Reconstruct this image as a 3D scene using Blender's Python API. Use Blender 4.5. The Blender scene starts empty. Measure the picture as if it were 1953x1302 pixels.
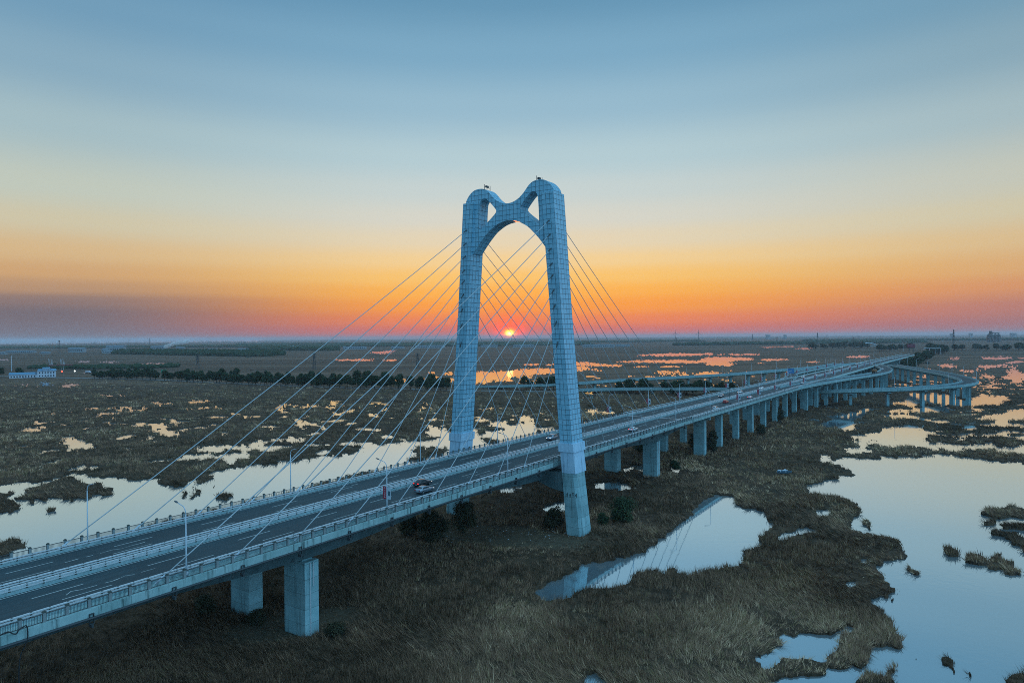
import bpy, bmesh, math, random
import numpy as np
from mathutils import Matrix, Vector
from mathutils.geometry import tessellate_polygon
scene = bpy.context.scene
COL = scene.collection
R = math.radians
random.seed(7)

# ------------------------------------------------------------------ camera
CAM_H = 52.0
cam_data = bpy.data.cameras.new("camera")
cam = bpy.data.objects.new("camera", cam_data)
COL.objects.link(cam)
scene.camera = cam
cam_data.sensor_fit = 'HORIZONTAL'
cam_data.sensor_width = 36.0
cam_data.lens = 1302.0 / 1953.0 * 36.0
cam_data.clip_start = 1.0
cam_data.clip_end = 400000.0
_rx = Matrix.Rotation(R(90) - math.atan(8.0 / 1302.0), 4, 'X')
_rl = Matrix.Rotation(-math.atan(0.0077), 4, 'Z')
cam.matrix_world = Matrix.Translation((0, 0, CAM_H)) @ _rx @ _rl

# ------------------------------------------------------------------ render settings
scene.view_settings.view_transform = 'Standard'
scene.view_settings.look = 'None'
scene.view_settings.exposure = 0.0
scene.view_settings.gamma = 1.0
scene.cycles.use_denoising = False
scene.cycles.filter_width = 0.95
scene.cycles.max_bounces = 5
scene.cycles.diffuse_bounces = 2
scene.cycles.glossy_bounces = 3
scene.cycles.transmission_bounces = 2
scene.cycles.volume_bounces = 2
scene.cycles.caustics_reflective = False
scene.cycles.caustics_refractive = False
scene.cycles.sample_clamp_indirect = 6.0

def s2l(c):
    return tuple((v / 255.0 / 12.92) if v / 255.0 <= 0.04045 else ((v / 255.0 + 0.055) / 1.055) ** 2.4 for v in c)

# ------------------------------------------------------------------ node helper
class NT:
    def __init__(s, tree):
        s.t = tree; tree.nodes.clear()
    def n(s, typ, **kw):
        nd = s.t.nodes.new(typ)
        for k, v in kw.items():
            if k == 'ins':
                for i, x in v.items():
                    if hasattr(x, 'is_linked') or isinstance(x, bpy.types.NodeSocket): s.t.links.new(x, nd.inputs[i])
                    else: nd.inputs[i].default_value = x
            else: setattr(nd, k, v)
        return nd
    def math(s, op, a, b=0.0, c=0.0, clamp=False):
        nd = s.t.nodes.new('ShaderNodeMath'); nd.operation = op; nd.use_clamp = clamp
        for i, x in enumerate((a, b, c)):
            if isinstance(x, bpy.types.NodeSocket): s.t.links.new(x, nd.inputs[i])
            else: nd.inputs[i].default_value = x
        return nd.outputs[0]
    def ramp(s, fac, stops, interp='LINEAR'):
        nd = s.t.nodes.new('ShaderNodeValToRGB'); cr = nd.color_ramp; cr.interpolation = interp
        while len(cr.elements) > 1: cr.elements.remove(cr.elements[-1])
        cr.elements[0].position = stops[0][0]; cr.elements[0].color = (*stops[0][1], 1)
        for p, c in stops[1:]:
            e = cr.elements.new(p); e.color = (*c, 1)
        s.t.links.new(fac, nd.inputs[0]); return nd.outputs[0]
    def mix(s, fac, a, b, blend='MIX'):
        nd = s.t.nodes.new('ShaderNodeMix'); nd.data_type = 'RGBA'; nd.blend_type = blend
        for i, x in ((0, fac), (6, a), (7, b)):
            if isinstance(x, bpy.types.NodeSocket): s.t.links.new(x, nd.inputs[i])
            elif i == 0: nd.inputs[0].default_value = x
            else: nd.inputs[i].default_value = (*x, 1) if len(x) == 3 else x
        return nd.outputs[2]
    def smooth(s, x, a, b):
        nd = s.t.nodes.new('ShaderNodeMapRange'); nd.interpolation_type = 'SMOOTHSTEP'
        s.t.links.new(x, nd.inputs[0]); nd.inputs[1].default_value = a; nd.inputs[2].default_value = b
        return nd.outputs[0]
    def noise(s, vec, scale, detail=3.0, rough=0.55, dist=0.0):
        nd = s.t.nodes.new('ShaderNodeTexNoise')
        if vec is not None: s.t.links.new(vec, nd.inputs['Vector'])
        nd.inputs['Scale'].default_value = scale; nd.inputs['Detail'].default_value = detail
        nd.inputs['Roughness'].default_value = rough; nd.inputs['Distortion'].default_value = dist
        return nd.outputs[0]
    def scaled(s, vec, sc):
        nd = s.t.nodes.new('ShaderNodeMapping'); s.t.links.new(vec, nd.inputs[0]); nd.inputs['Scale'].default_value = sc
        return nd.outputs[0]

# ------------------------------------------------------------------ world: dusk sky with the sun on the horizon
SUN_ELEV = 0.31
world = bpy.data.worlds.new("World"); scene.world = world; world.use_nodes = True
w = NT(world.node_tree)
tc = w.n('ShaderNodeTexCoord')
dirn = w.n('ShaderNodeVectorMath', operation='NORMALIZE', ins={0: tc.outputs['Generated']}).outputs[0]
sep = w.n('ShaderNodeSeparateXYZ', ins={0: dirn})
DEG = 180.0 / math.pi
elev = w.math('MULTIPLY', w.math('ARCSINE', sep.outputs[2]), DEG)
az = w.math('MULTIPLY', w.math('ARCTAN2', sep.outputs[0], sep.outputs[1]), DEG)
# faint streaks of cloud: noise stretched along the horizon, nudging the elevation
sv = w.n('ShaderNodeCombineXYZ', ins={0: w.math('MULTIPLY', az, 0.055), 1: w.math('MULTIPLY', elev, 1.1), 2: 3.0}).outputs[0]
nz = w.noise(sv, 1.0, 5.0, 0.6)
sv2 = w.n('ShaderNodeCombineXYZ', ins={0: w.math('MULTIPLY', az, 0.03), 1: w.math('MULTIPLY', elev, 0.25), 2: 9.0}).outputs[0]
nz2 = w.noise(sv2, 1.0, 3.0, 0.5)
e2 = w.math('ADD', elev, w.math('ADD', w.math('MULTIPLY', w.math('SUBTRACT', nz, 0.5), 0.4), w.math('MULTIPLY', w.math('SUBTRACT', nz2, 0.5), 0.3)))
pos = w.math('DIVIDE', w.math('MAXIMUM', e2, 0.0), 60.0, clamp=True)
ELS = lambda st: [(e / 60.0, tuple(g * v for v in s2l(c))) for e, c, g in st]
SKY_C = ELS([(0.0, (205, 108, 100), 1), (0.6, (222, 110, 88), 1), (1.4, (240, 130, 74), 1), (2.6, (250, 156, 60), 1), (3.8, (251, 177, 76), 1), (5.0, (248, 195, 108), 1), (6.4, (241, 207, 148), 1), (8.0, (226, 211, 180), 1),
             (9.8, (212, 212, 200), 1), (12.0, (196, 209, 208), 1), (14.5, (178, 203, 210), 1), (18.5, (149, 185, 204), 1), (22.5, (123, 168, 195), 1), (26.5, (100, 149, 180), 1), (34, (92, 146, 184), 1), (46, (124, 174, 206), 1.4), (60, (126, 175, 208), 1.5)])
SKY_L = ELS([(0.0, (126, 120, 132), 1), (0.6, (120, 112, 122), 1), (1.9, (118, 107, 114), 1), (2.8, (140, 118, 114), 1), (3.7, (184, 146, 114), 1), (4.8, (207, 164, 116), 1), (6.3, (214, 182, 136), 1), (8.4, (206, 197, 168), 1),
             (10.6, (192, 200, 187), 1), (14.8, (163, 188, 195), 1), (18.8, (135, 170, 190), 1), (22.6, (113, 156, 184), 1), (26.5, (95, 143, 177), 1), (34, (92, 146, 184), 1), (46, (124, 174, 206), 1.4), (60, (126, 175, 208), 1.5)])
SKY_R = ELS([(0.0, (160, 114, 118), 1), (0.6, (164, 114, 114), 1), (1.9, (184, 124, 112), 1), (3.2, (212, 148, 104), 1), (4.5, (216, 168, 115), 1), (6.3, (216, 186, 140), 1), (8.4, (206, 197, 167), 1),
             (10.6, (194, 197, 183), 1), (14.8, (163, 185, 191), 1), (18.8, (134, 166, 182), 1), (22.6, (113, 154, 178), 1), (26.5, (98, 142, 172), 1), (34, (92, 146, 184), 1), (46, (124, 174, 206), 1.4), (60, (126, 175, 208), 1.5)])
SKY_B = ELS([(0.0, (124, 172, 202), 1.5), (6.0, (118, 173, 210), 1.5), (20.0, (114, 173, 212), 1.5), (40, (120, 174, 210), 1.5), (60, (126, 175, 208), 1.5)])  # sky behind and overhead raised above dusk level as added blue fill light
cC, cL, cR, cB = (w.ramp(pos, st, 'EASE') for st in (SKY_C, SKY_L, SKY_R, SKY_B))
c = w.mix(w.smooth(az, -6.0, -34.0), cC, cL)
c = w.mix(w.smooth(az, 8.0, 42.0), c, cR)
side = w.math('MULTIPLY_ADD', w.math('SINE', w.math('MULTIPLY', az, 1.0 / DEG)), 0.5, 1.0)      # added fill from the back sky, made brighter on the right to lift faces turned there
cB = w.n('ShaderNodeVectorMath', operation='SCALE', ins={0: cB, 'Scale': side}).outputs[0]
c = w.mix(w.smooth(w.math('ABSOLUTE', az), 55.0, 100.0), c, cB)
# glow and disc of the sun
sd = (math.sin(R(-0.2)) * math.cos(R(SUN_ELEV)), math.cos(R(-0.2)) * math.cos(R(SUN_ELEV)), math.sin(R(SUN_ELEV)))
dz = w.math('SUBTRACT', elev, SUN_ELEV); dx = w.math('SUBTRACT', az, -0.2)
ang = w.math('SQRT', w.math('ADD', w.math('MULTIPLY', dx, dx), w.math('MULTIPLY', w.math('MULTIPLY', dz, dz), 1.7)))
front = w.math('LESS_THAN', w.math('ABSOLUTE', dx), 30.0)
halo = w.ramp(w.math('DIVIDE', ang, 6.0, clamp=True), [(0.0, (1, 1, 1)), (0.10, (0.97, 0.97, 0.97)), (0.18, (0.65, 0.65, 0.65)), (0.28, (0.3, 0.3, 0.3)), (0.5, (0.08, 0.08, 0.08)), (1.0, (0, 0, 0))])
c = w.mix(w.math('MULTIPLY', front, halo), c, (1.0, 0.10, 0.015))
core = w.ramp(w.math('DIVIDE', ang, 2.5, clamp=True), [(0.0, (6, 5, 1.8)), (0.07, (5.0, 3.6, 0.5)), (0.13, (4.0, 1.25, 0.0)), (0.20, (2.2, 0.28, 0.0)), (0.30, (0.9, 0.03, 0.0)), (0.6, (0.15, 0.0, 0.0)), (1.0, (0, 0, 0))])
c = w.mix(front, c, w.mix(1.0, c, core, 'ADD'))
nish = w.n('ShaderNodeTexSky')
nish.sky_type = 'NISHITA'; nish.sun_disc = False; nish.sun_elevation = R(0.5); nish.sun_rotation = R(-0.2); nish.dust_density = 2.0
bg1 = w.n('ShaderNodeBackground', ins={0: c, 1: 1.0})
bg2 = w.n('ShaderNodeBackground', ins={0: nish.outputs[0], 1: 0.006})
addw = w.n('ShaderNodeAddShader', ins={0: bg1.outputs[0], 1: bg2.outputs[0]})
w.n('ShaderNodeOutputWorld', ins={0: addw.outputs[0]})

# ------------------------------------------------------------------ sun lamp
sl = bpy.data.lights.new("sun", 'SUN'); sl.energy = 0.5; sl.color = (1.0, 0.26, 0.07); sl.angle = R(0.5)
so = bpy.data.objects.new("sun", sl); COL.objects.link(so)
so.rotation_euler = (R(90 - 0.5), 0, R(180 + 0.2))
so.location = (0, 300, 200)

# ------------------------------------------------------------------ materials
def mat(name, fn):
    m = bpy.data.materials.new(name); m.use_nodes = True
    t = NT(m.node_tree)
    p = t.n('ShaderNodeBsdfPrincipled')
    o = t.n('ShaderNodeOutputMaterial', ins={0: p.outputs[0]})
    fn(t, p)
    return m
def link(t, a, b): t.t.links.new(a, b)
def flat(name, col, rough=0.6, var=0.15, scale=1.5, metal=0.0, spec=0.5):
    def f(t, p):
        oc = t.n('ShaderNodeTexCoord').outputs['Object']
        nf = t.noise(oc, scale, 4.0, 0.6)
        link(t, t.mix(nf, tuple(v * (1 - var) for v in col), tuple(min(1, v * (1 + var)) for v in col)), p.inputs['Base Color'])
        p.inputs['Roughness'].default_value = rough; p.inputs['Metallic'].default_value = metal
        p.inputs['Specular IOR Level'].default_value = spec
    return mat(name, f)
def emit(name, col, st):
    def f(t, p):
        p.inputs['Base Color'].default_value = (*col, 1); p.inputs['Emission Color'].default_value = (*col, 1); p.inputs['Emission Strength'].default_value = st
    return mat(name, f)
def concrete(name, c0, c1, stain=(0.10, 0.12, 0.11), amount=0.55, joints=0.0):
    def f(t, p):
        oc = t.n('ShaderNodeTexCoord').outputs['Object']
        a = t.noise(oc, 0.35, 5.0, 0.65)
        b = t.noise(t.scaled(oc, (1.6, 1.6, 0.10)), 1.0, 5.0, 0.65)
        g = t.noise(oc, 9.0, 3.0, 0.7)
        col = t.mix(t.smooth(a, 0.3, 0.7), c0, c1)
        col = t.mix(t.math('MULTIPLY', t.smooth(b, 0.5, 0.72), amount), col, stain)
        col = t.mix(0.35, col, t.mix(g, (0.15, 0.15, 0.15), (0.85, 0.85, 0.85)), 'OVERLAY')
        if joints:
            sz = t.n('ShaderNodeSeparateXYZ', ins={0: oc}); fz = t.math('FRACT', t.math('DIVIDE', sz.outputs[2], joints))
            wn = t.n('ShaderNodeTexWhiteNoise', noise_dimensions='1D'); link(t, t.math('FLOOR', t.math('DIVIDE', sz.outputs[2], joints)), wn.inputs['W'])
            col = t.mix(t.math('MULTIPLY', wn.outputs[0], 0.22), col, stain)
            col = t.mix(t.math('MULTIPLY', t.math('LESS_THAN', fz, 0.03), 0.6), col, stain)
        link(t, col, p.inputs['Base Color']); p.inputs['Roughness'].default_value = 0.85
    return mat(name, f)
M = {}
M['concrete'] = concrete('weathered_concrete', (0.26, 0.40, 0.42), (0.36, 0.50, 0.52))
M['concrete_raw'] = concrete('raw_concrete', (0.27, 0.48, 0.51), (0.38, 0.60, 0.63), stain=(0.06, 0.09, 0.09), amount=0.65, joints=2.6)
M['concrete_dark'] = concrete('shaded_girder_concrete', (0.075, 0.135, 0.145), (0.13, 0.20, 0.21), stain=(0.02, 0.035, 0.04), amount=0.6)  # darker than the other concrete: underside shade put into its colour
M['concrete_light'] = concrete('painted_concrete', (0.44, 0.64, 0.80), (0.54, 0.74, 0.88), stain=(0.14, 0.2, 0.26), amount=0.75)
M['concrete_deck'] = concrete('deck_concrete', (0.26, 0.41, 0.40), (0.40, 0.55, 0.54), stain=(0.035, 0.075, 0.07), amount=0.9)
M['rail_paint'] = flat('rail_paint', (0.62, 0.64, 0.66), 0.45)
M['post_dark'] = flat('dark_post', (0.07, 0.085, 0.075), 0.7)
M['post_concrete'] = flat('railing_post', (0.26, 0.29, 0.29), 0.8, 0.3)
M['iron'] = flat('dark_iron', (0.05, 0.06, 0.065), 0.6)
M['black'] = flat('black_rubber', (0.015, 0.016, 0.018), 0.7)
M['white_line'] = flat('white_line', (0.50, 0.53, 0.52), 0.7, 0.35, 0.8)
M['cable'] = flat('cable_sheath', (0.48, 0.52, 0.54), 0.6, spec=0.2)
M['lamp_paint'] = flat('lamp_paint', (0.55, 0.62, 0.68), 0.4)
M['lamp_head'] = flat('lamp_head', (0.10, 0.12, 0.13), 0.5)
M['red_cloth'] = flat('red_cloth', (0.42, 0.02, 0.045), 0.75)
M['white_cloth'] = flat('white_cloth', (0.60, 0.66, 0.72), 0.75)
M['teal_cloth'] = flat('teal_cloth', (0.05, 0.14, 0.18), 0.75)
M['glass'] = flat('car_glass', (0.015, 0.02, 0.025), 0.08)
M['tail'] = emit('tail_light', (0.9, 0.03, 0.03), 1.4)
M['head'] = emit('head_light', (1.0, 0.95, 0.85), 1.2)
M['tail_off'] = flat('tail_lens', (0.4, 0.03, 0.04), 0.2)
M['rim'] = flat('wheel_rim', (0.4, 0.42, 0.44), 0.35, metal=0.7)

def asphalt():
    def f(t, p):
        oc = t.n('ShaderNodeTexCoord').outputs['Object']
        a = t.noise(t.scaled(oc, (1.0, 0.06, 1.0)), 1.2, 4.0, 0.6)
        b = t.noise(oc, 14.0, 3.0, 0.7)
        big = t.noise(oc, 0.09, 3.0, 0.5)
        col = t.mix(t.smooth(a, 0.3, 0.75), (0.013, 0.036, 0.046), (0.028, 0.060, 0.072))
        col = t.mix(t.math('MULTIPLY', t.smooth(b, 0.35, 0.75), 0.5), col, (0.044, 0.074, 0.08))
        col = t.mix(t.math('MULTIPLY', t.smooth(big, 0.45, 0.7), 0.35), col, (0.012, 0.022, 0.026))
        sx = t.n('ShaderNodeSeparateXYZ', ins={0: oc})
        tr = t.math('SINE', t.math('MULTIPLY', sx.outputs[0], 3.49))          # wheel tracks along each lane
        col = t.mix(t.math('MULTIPLY', t.smooth(tr, 0.1, 0.9), t.math('MULTIPLY', t.smooth(a, 0.2, 0.7), 0.45)), col, (0.014, 0.028, 0.033))
        link(t, col, p.inputs['Base Color']); p.inputs['Roughness'].default_value = 0.75
    return mat('asphalt', f)
M['asphalt'] = asphalt()

def cladding():
    def f(t, p):
        uv = t.n('ShaderNodeUVMap').outputs[0]
        sp = t.n('ShaderNodeSeparateXYZ', ins={0: uv})
        oc = t.n('ShaderNodeTexCoord').outputs['Object']
        wob = t.noise(oc, 0.8, 2.0, 0.5)
        wv = t.math('MULTIPLY', t.math('SUBTRACT', wob, 0.5), 0.12)
        u = sp.outputs[0]; v = t.math('ADD', sp.outputs[1], wv)
        fu = t.math('FRACT', u); fv = t.math('FRACT', v)
        du = t.math('MINIMUM', fu, t.math('SUBTRACT', 1.0, fu)); dv = t.math('MINIMUM', fv, t.math('SUBTRACT', 1.0, fv))
        wid = t.math('MULTIPLY_ADD', t.noise(oc, 1.7, 3.0, 0.6), 0.05, 0.008)
        su = t.math('LESS_THAN', du, t.math('ADD', wid, 0.016)); svv = t.math('LESS_THAN', dv, t.math('ADD', wid, 0.012))
        seam = t.math('MAXIMUM', su, svv)
        cell = t.n('ShaderNodeCombineXYZ', ins={0: t.math('FLOOR', u), 1: t.math('FLOOR', v), 2: 0.0})
        wn = t.n('ShaderNodeTexWhiteNoise', noise_dimensions='2D'); link(t, cell.outputs[0], wn.inputs['Vector'])
        col = t.mix(wn.outputs[0], (0.24, 0.52, 0.66), (0.34, 0.62, 0.76))
        st = t.noise(t.scaled(oc, (2.2, 2.2, 0.16)), 1.0, 4.0, 0.6)
        col = t.mix(t.math('MULTIPLY', t.smooth(st, 0.56, 0.8), 0.6), col, (0.10, 0.17, 0.22))
        dr = t.math('MULTIPLY', t.smooth(fv, 0.55, 1.0), t.smooth(t.noise(oc, 2.5, 2.0, 0.5), 0.5, 0.75))
        col = t.mix(t.math('MULTIPLY', dr, 0.5), col, (0.06, 0.10, 0.13))
        col = t.mix(t.math('MULTIPLY', seam, 0.72), col, (0.016, 0.026, 0.034))
        link(t, col, p.inputs['Base Color'])
        p.inputs['Roughness'].default_value = 0.42; p.inputs['Specular IOR Level'].default_value = 0.4
        bmp = t.n('ShaderNodeBump', ins={'Strength': 0.6, 'Distance': 0.05, 'Height': t.math('SUBTRACT', 1.0, seam)})
        link(t, bmp.outputs[0], p.inputs['Normal'])
    return mat('panel_cladding', f)
M['cladding'] = cladding()

def water_mat():
    def f(t, p):
        geo = t.n('ShaderNodeNewGeometry').outputs['Position']
        n1 = t.noise(t.scaled(geo, (0.5, 0.5, 0.5)), 1.0, 3.0, 0.55)
        n2 = t.noise(t.scaled(geo, (0.03, 0.05, 0.05)), 1.0, 2.0, 0.5)
        bmp = t.n('ShaderNodeBump', ins={'Strength': t.math('MULTIPLY_ADD', t.smooth(n2, 0.45, 0.7), 0.12, 0.02), 'Distance': 0.12, 'Height': n1})
        p.inputs['Base Color'].default_value = (0.53, 0.655, 0.71, 1); p.inputs['Metallic'].default_value = 0.8
        sx = t.n('ShaderNodeSeparateXYZ', ins={0: geo}); link(t, t.math('MULTIPLY_ADD', t.smooth(sx.outputs[1], 420.0, 1100.0), 0.03, 0.03), p.inputs['Roughness']); p.inputs['IOR'].default_value = 1.5
        link(t, bmp.outputs[0], p.inputs['Normal'])
    return mat('water', f)
M['water'] = water_mat()

def ground_mat():
    def f(t, p):
        geo = t.n('ShaderNodeNewGeometry').outputs['Position']
        a = t.noise(geo, 0.012, 4.0, 0.6); b = t.noise(geo, 0.11, 4.0, 0.65); g = t.noise(geo, 0.9, 3.0, 0.7)
        far = t.noise(t.scaled(geo, (0.0010, 0.012, 1.0)), 1.0, 6.0, 0.68)
        col = t.mix(t.smooth(b, 0.35, 0.68), (0.036, 0.024, 0.015), (0.095, 0.060, 0.037))
        col = t.mix(t.math('MULTIPLY', t.smooth(a, 0.42, 0.66), 0.5), col, (0.045, 0.042, 0.025))
        col = t.mix(t.math('MULTIPLY', t.smooth(g, 0.35, 0.75), 0.55), col, (0.15, 0.092, 0.057))
        sp = t.n('ShaderNodeSeparateXYZ', ins={0: geo})
        fl = t.mix(t.smooth(far, 0.36, 0.66), (0.075, 0.054, 0.040), (0.205, 0.132, 0.090))
        fl = t.mix(t.math('MULTIPLY', t.smooth(a, 0.5, 0.7), 0.5), fl, (0.070, 0.064, 0.038))
        col = t.mix(t.math('MULTIPLY', t.smooth(sp.outputs[1], 520.0, 900.0), 0.85), col, fl)
        bare = t.n('ShaderNodeAttribute', attribute_name='bare').outputs['Fac']
        col = t.mix(t.math('MULTIPLY', bare, t.smooth(g, 0.2, 0.6)), col, (0.12, 0.10, 0.068))
        link(t, col, p.inputs['Base Color']); p.inputs['Roughness'].default_value = 0.95; p.inputs['Specular IOR Level'].default_value = 0.1
    return mat('marsh_ground', f)
M['ground'] = ground_mat()

def reed_mat():
    def f(t, p):
        tone = t.n('ShaderNodeAttribute', attribute_name='tone').outputs['Fac']
        col = t.ramp(tone, [(0.0, (0.060, 0.044, 0.024)), (0.22, (0.140, 0.086, 0.052)), (0.45, (0.26, 0.150, 0.092)), (0.65, (0.43, 0.245, 0.150)), (0.8, (0.22, 0.175, 0.068)), (0.9, (0.54, 0.335, 0.20)), (1.0, (0.80, 0.52, 0.32))])
        link(t, col, p.inputs['Base Color']); p.inputs['Roughness'].default_value = 0.9; p.inputs['Specular IOR Level'].default_value = 0.1
    return mat('reed', f)
M['reed'] = reed_mat()

def leaf_mat(name, c0, c1, sc=0.8):
    def f(t, p):
        oc = t.n('ShaderNodeTexCoord').outputs['Object']
        oi = t.n('ShaderNodeObjectInfo').outputs['Random']
        nf = t.noise(oc, sc, 3.0, 0.7)
        col = t.mix(t.smooth(nf, 0.3, 0.7), c0, c1)
        col = t.mix(t.math('MULTIPLY', oi, 0.35), col, tuple(v * 0.55 for v in c0))
        link(t, col, p.inputs['Base Color']); p.inputs['Roughness'].default_value = 0.9; p.inputs['Specular IOR Level'].default_value = 0.15
    return mat(name, f)
M['leaf'] = leaf_mat('tree_leaves', (0.030, 0.054, 0.030), (0.070, 0.100, 0.046))
M['leaf_dark'] = leaf_mat('shrub_leaves', (0.046, 0.048, 0.028), (0.105, 0.098, 0.054))
M['bark'] = flat('bark', (0.05, 0.04, 0.032), 0.9)

# ------------------------------------------------------------------ mesh helpers
class MB:
    def __init__(s): s.v = []; s.f = []; s.uv = []; s.has_uv = False
    def add(s, vs, fs, uvs=None):
        o = len(s.v); s.v += [tuple(x) for x in vs]
        for i, f in enumerate(fs):
            s.f.append(tuple(o + j for j in f))
            if uvs: s.uv.append(uvs[i]); s.has_uv = True
            else: s.uv.append([(0, 0)] * len(f))
    def box(s, x0, x1, y0, y1, z0, z1):
        s.add([(x0, y0, z0), (x1, y0, z0), (x1, y1, z0), (x0, y1, z0), (x0, y0, z1), (x1, y0, z1), (x1, y1, z1), (x0, y1, z1)],
              [(0, 3, 2, 1), (4, 5, 6, 7), (0, 1, 5, 4), (1, 2, 6, 5), (2, 3, 7, 6), (3, 0, 4, 7)])
    def loft(s, loops, caps=True, closed=True):
        n = len(loops[0]); vs = [p for l in loops for p in l]; fs = []
        for i in range(len(loops) - 1):
            for j in range(n if closed else n - 1):
                k = (j + 1) % n
                fs.append((i * n + j, i * n + k, (i + 1) * n + k, (i + 1) * n + j))
        if caps and closed:
            fs.append(tuple(range(n - 1, -1, -1))); fs.append(tuple((len(loops) - 1) * n + j for j in range(n)))
        s.add(vs, fs)
    def tube(s, pts, r, n=8, caps=True):
        pts = [Vector(p) for p in pts]; loops = []
        rr = r if isinstance(r, (list, tuple)) else [r] * len(pts)
        for i, p in enumerate(pts):
            d = (pts[min(i + 1, len(pts) - 1)] - pts[max(i - 1, 0)]).normalized()
            up = Vector((0, 0, 1)) if abs(d.z) < 0.9 else Vector((0, 1, 0))
            a = d.cross(up).normalized(); b = a.cross(d).normalized()
            loops.append([p + rr[i] * (math.cos(2 * math.pi * k / n) * a + math.sin(2 * math.pi * k / n) * b) for k in range(n)])
        s.loft(loops, caps)
    def mesh(s, name, material, smooth=False):
        me = bpy.data.meshes.new(name)
        me.from_pydata(s.v, [], s.f)
        if s.has_uv:
            l = me.uv_layers.new(name='UVMap')
            flat_uv = [c for f in s.uv for p in f for c in p]
            l.data.foreach_set('uv', flat_uv)
        if smooth: me.polygons.foreach_set('use_smooth', [True] * len(me.polygons))
        me.materials.append(material); me.update()
        return me
    def build(s, name, material, parent=None, smooth=False):
        return put(name, s.mesh(name, material, smooth), parent)
def put(name, me, parent=None, loc=None, rz=0.0):
    o = bpy.data.objects.new(name, me); COL.objects.link(o)
    if parent is not None: o.parent = parent
    if loc is not None: o.location = loc
    if rz: o.rotation_euler = (0, 0, rz)
    return o
def tag(o, label=None, cat=None, group=None, kind=None):
    if label: o['label'] = label
    if cat: o['category'] = cat
    if group: o['group'] = group
    if kind: o['kind'] = kind
    return o
def thing(name, label, cat, mw=None, group=None):
    o = bpy.data.objects.new(name, None); COL.objects.link(o); o.empty_display_size = 0.5
    if mw is not None: o.matrix_world = mw
    return tag(o, label, cat, group)
def copy_tree(o, parent=None):
    c = o.copy(); COL.objects.link(c)
    if parent is not None: c.parent = parent
    for ch in list(o.children): copy_tree(ch, c)
    return c
ORD = ['first', 'second', 'third', 'fourth', 'fifth', 'sixth', 'seventh', 'eighth', 'ninth', 'tenth', 'eleventh', 'twelfth', 'thirteenth', 'fourteenth', 'fifteenth', 'sixteenth', 'seventeenth', 'eighteenth', 'nineteenth']
for tens, word in ((2, 'twenty'), (3, 'thirty'), (4, 'forty'), (5, 'fifty'), (6, 'sixty'), (7, 'seventy'), (8, 'eighty'), (9, 'ninety')):
    ORD.append(word[:-1] + 'ieth'); ORD += [word + '-' + ORD[i] for i in range(9)]

# ------------------------------------------------------------------ bridge frame: x across the deck (towards the near side), y along it, z up
BM = np.array([0.3115, 190.4966]); BTH = -math.atan2(0.5575115, 0.8301692)
MATB = Matrix.Translation((BM[0], BM[1], 0)) @ Matrix.Rotation(BTH, 4, 'Z')
def at(t, s, z=0.0, rz=0.0): return MATB @ Matrix.Translation((t, s, z)) @ Matrix.Rotation(rz, 4, 'Z')
def wpt(t, s, z=0.0):
    p = MATB @ Vector((t, s, z)); return (p.x, p.y, p.z)
ZD = ([-400, -120, 0, 90, 150, 250, 430, 900, 1400, 2000], [17.6, 18.72, 18.95, 19.0, 18.8, 18.4, 17.6, 15.2, 11.0, 6.0])
def zd(s): return float(np.interp(s, *ZD))

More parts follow.
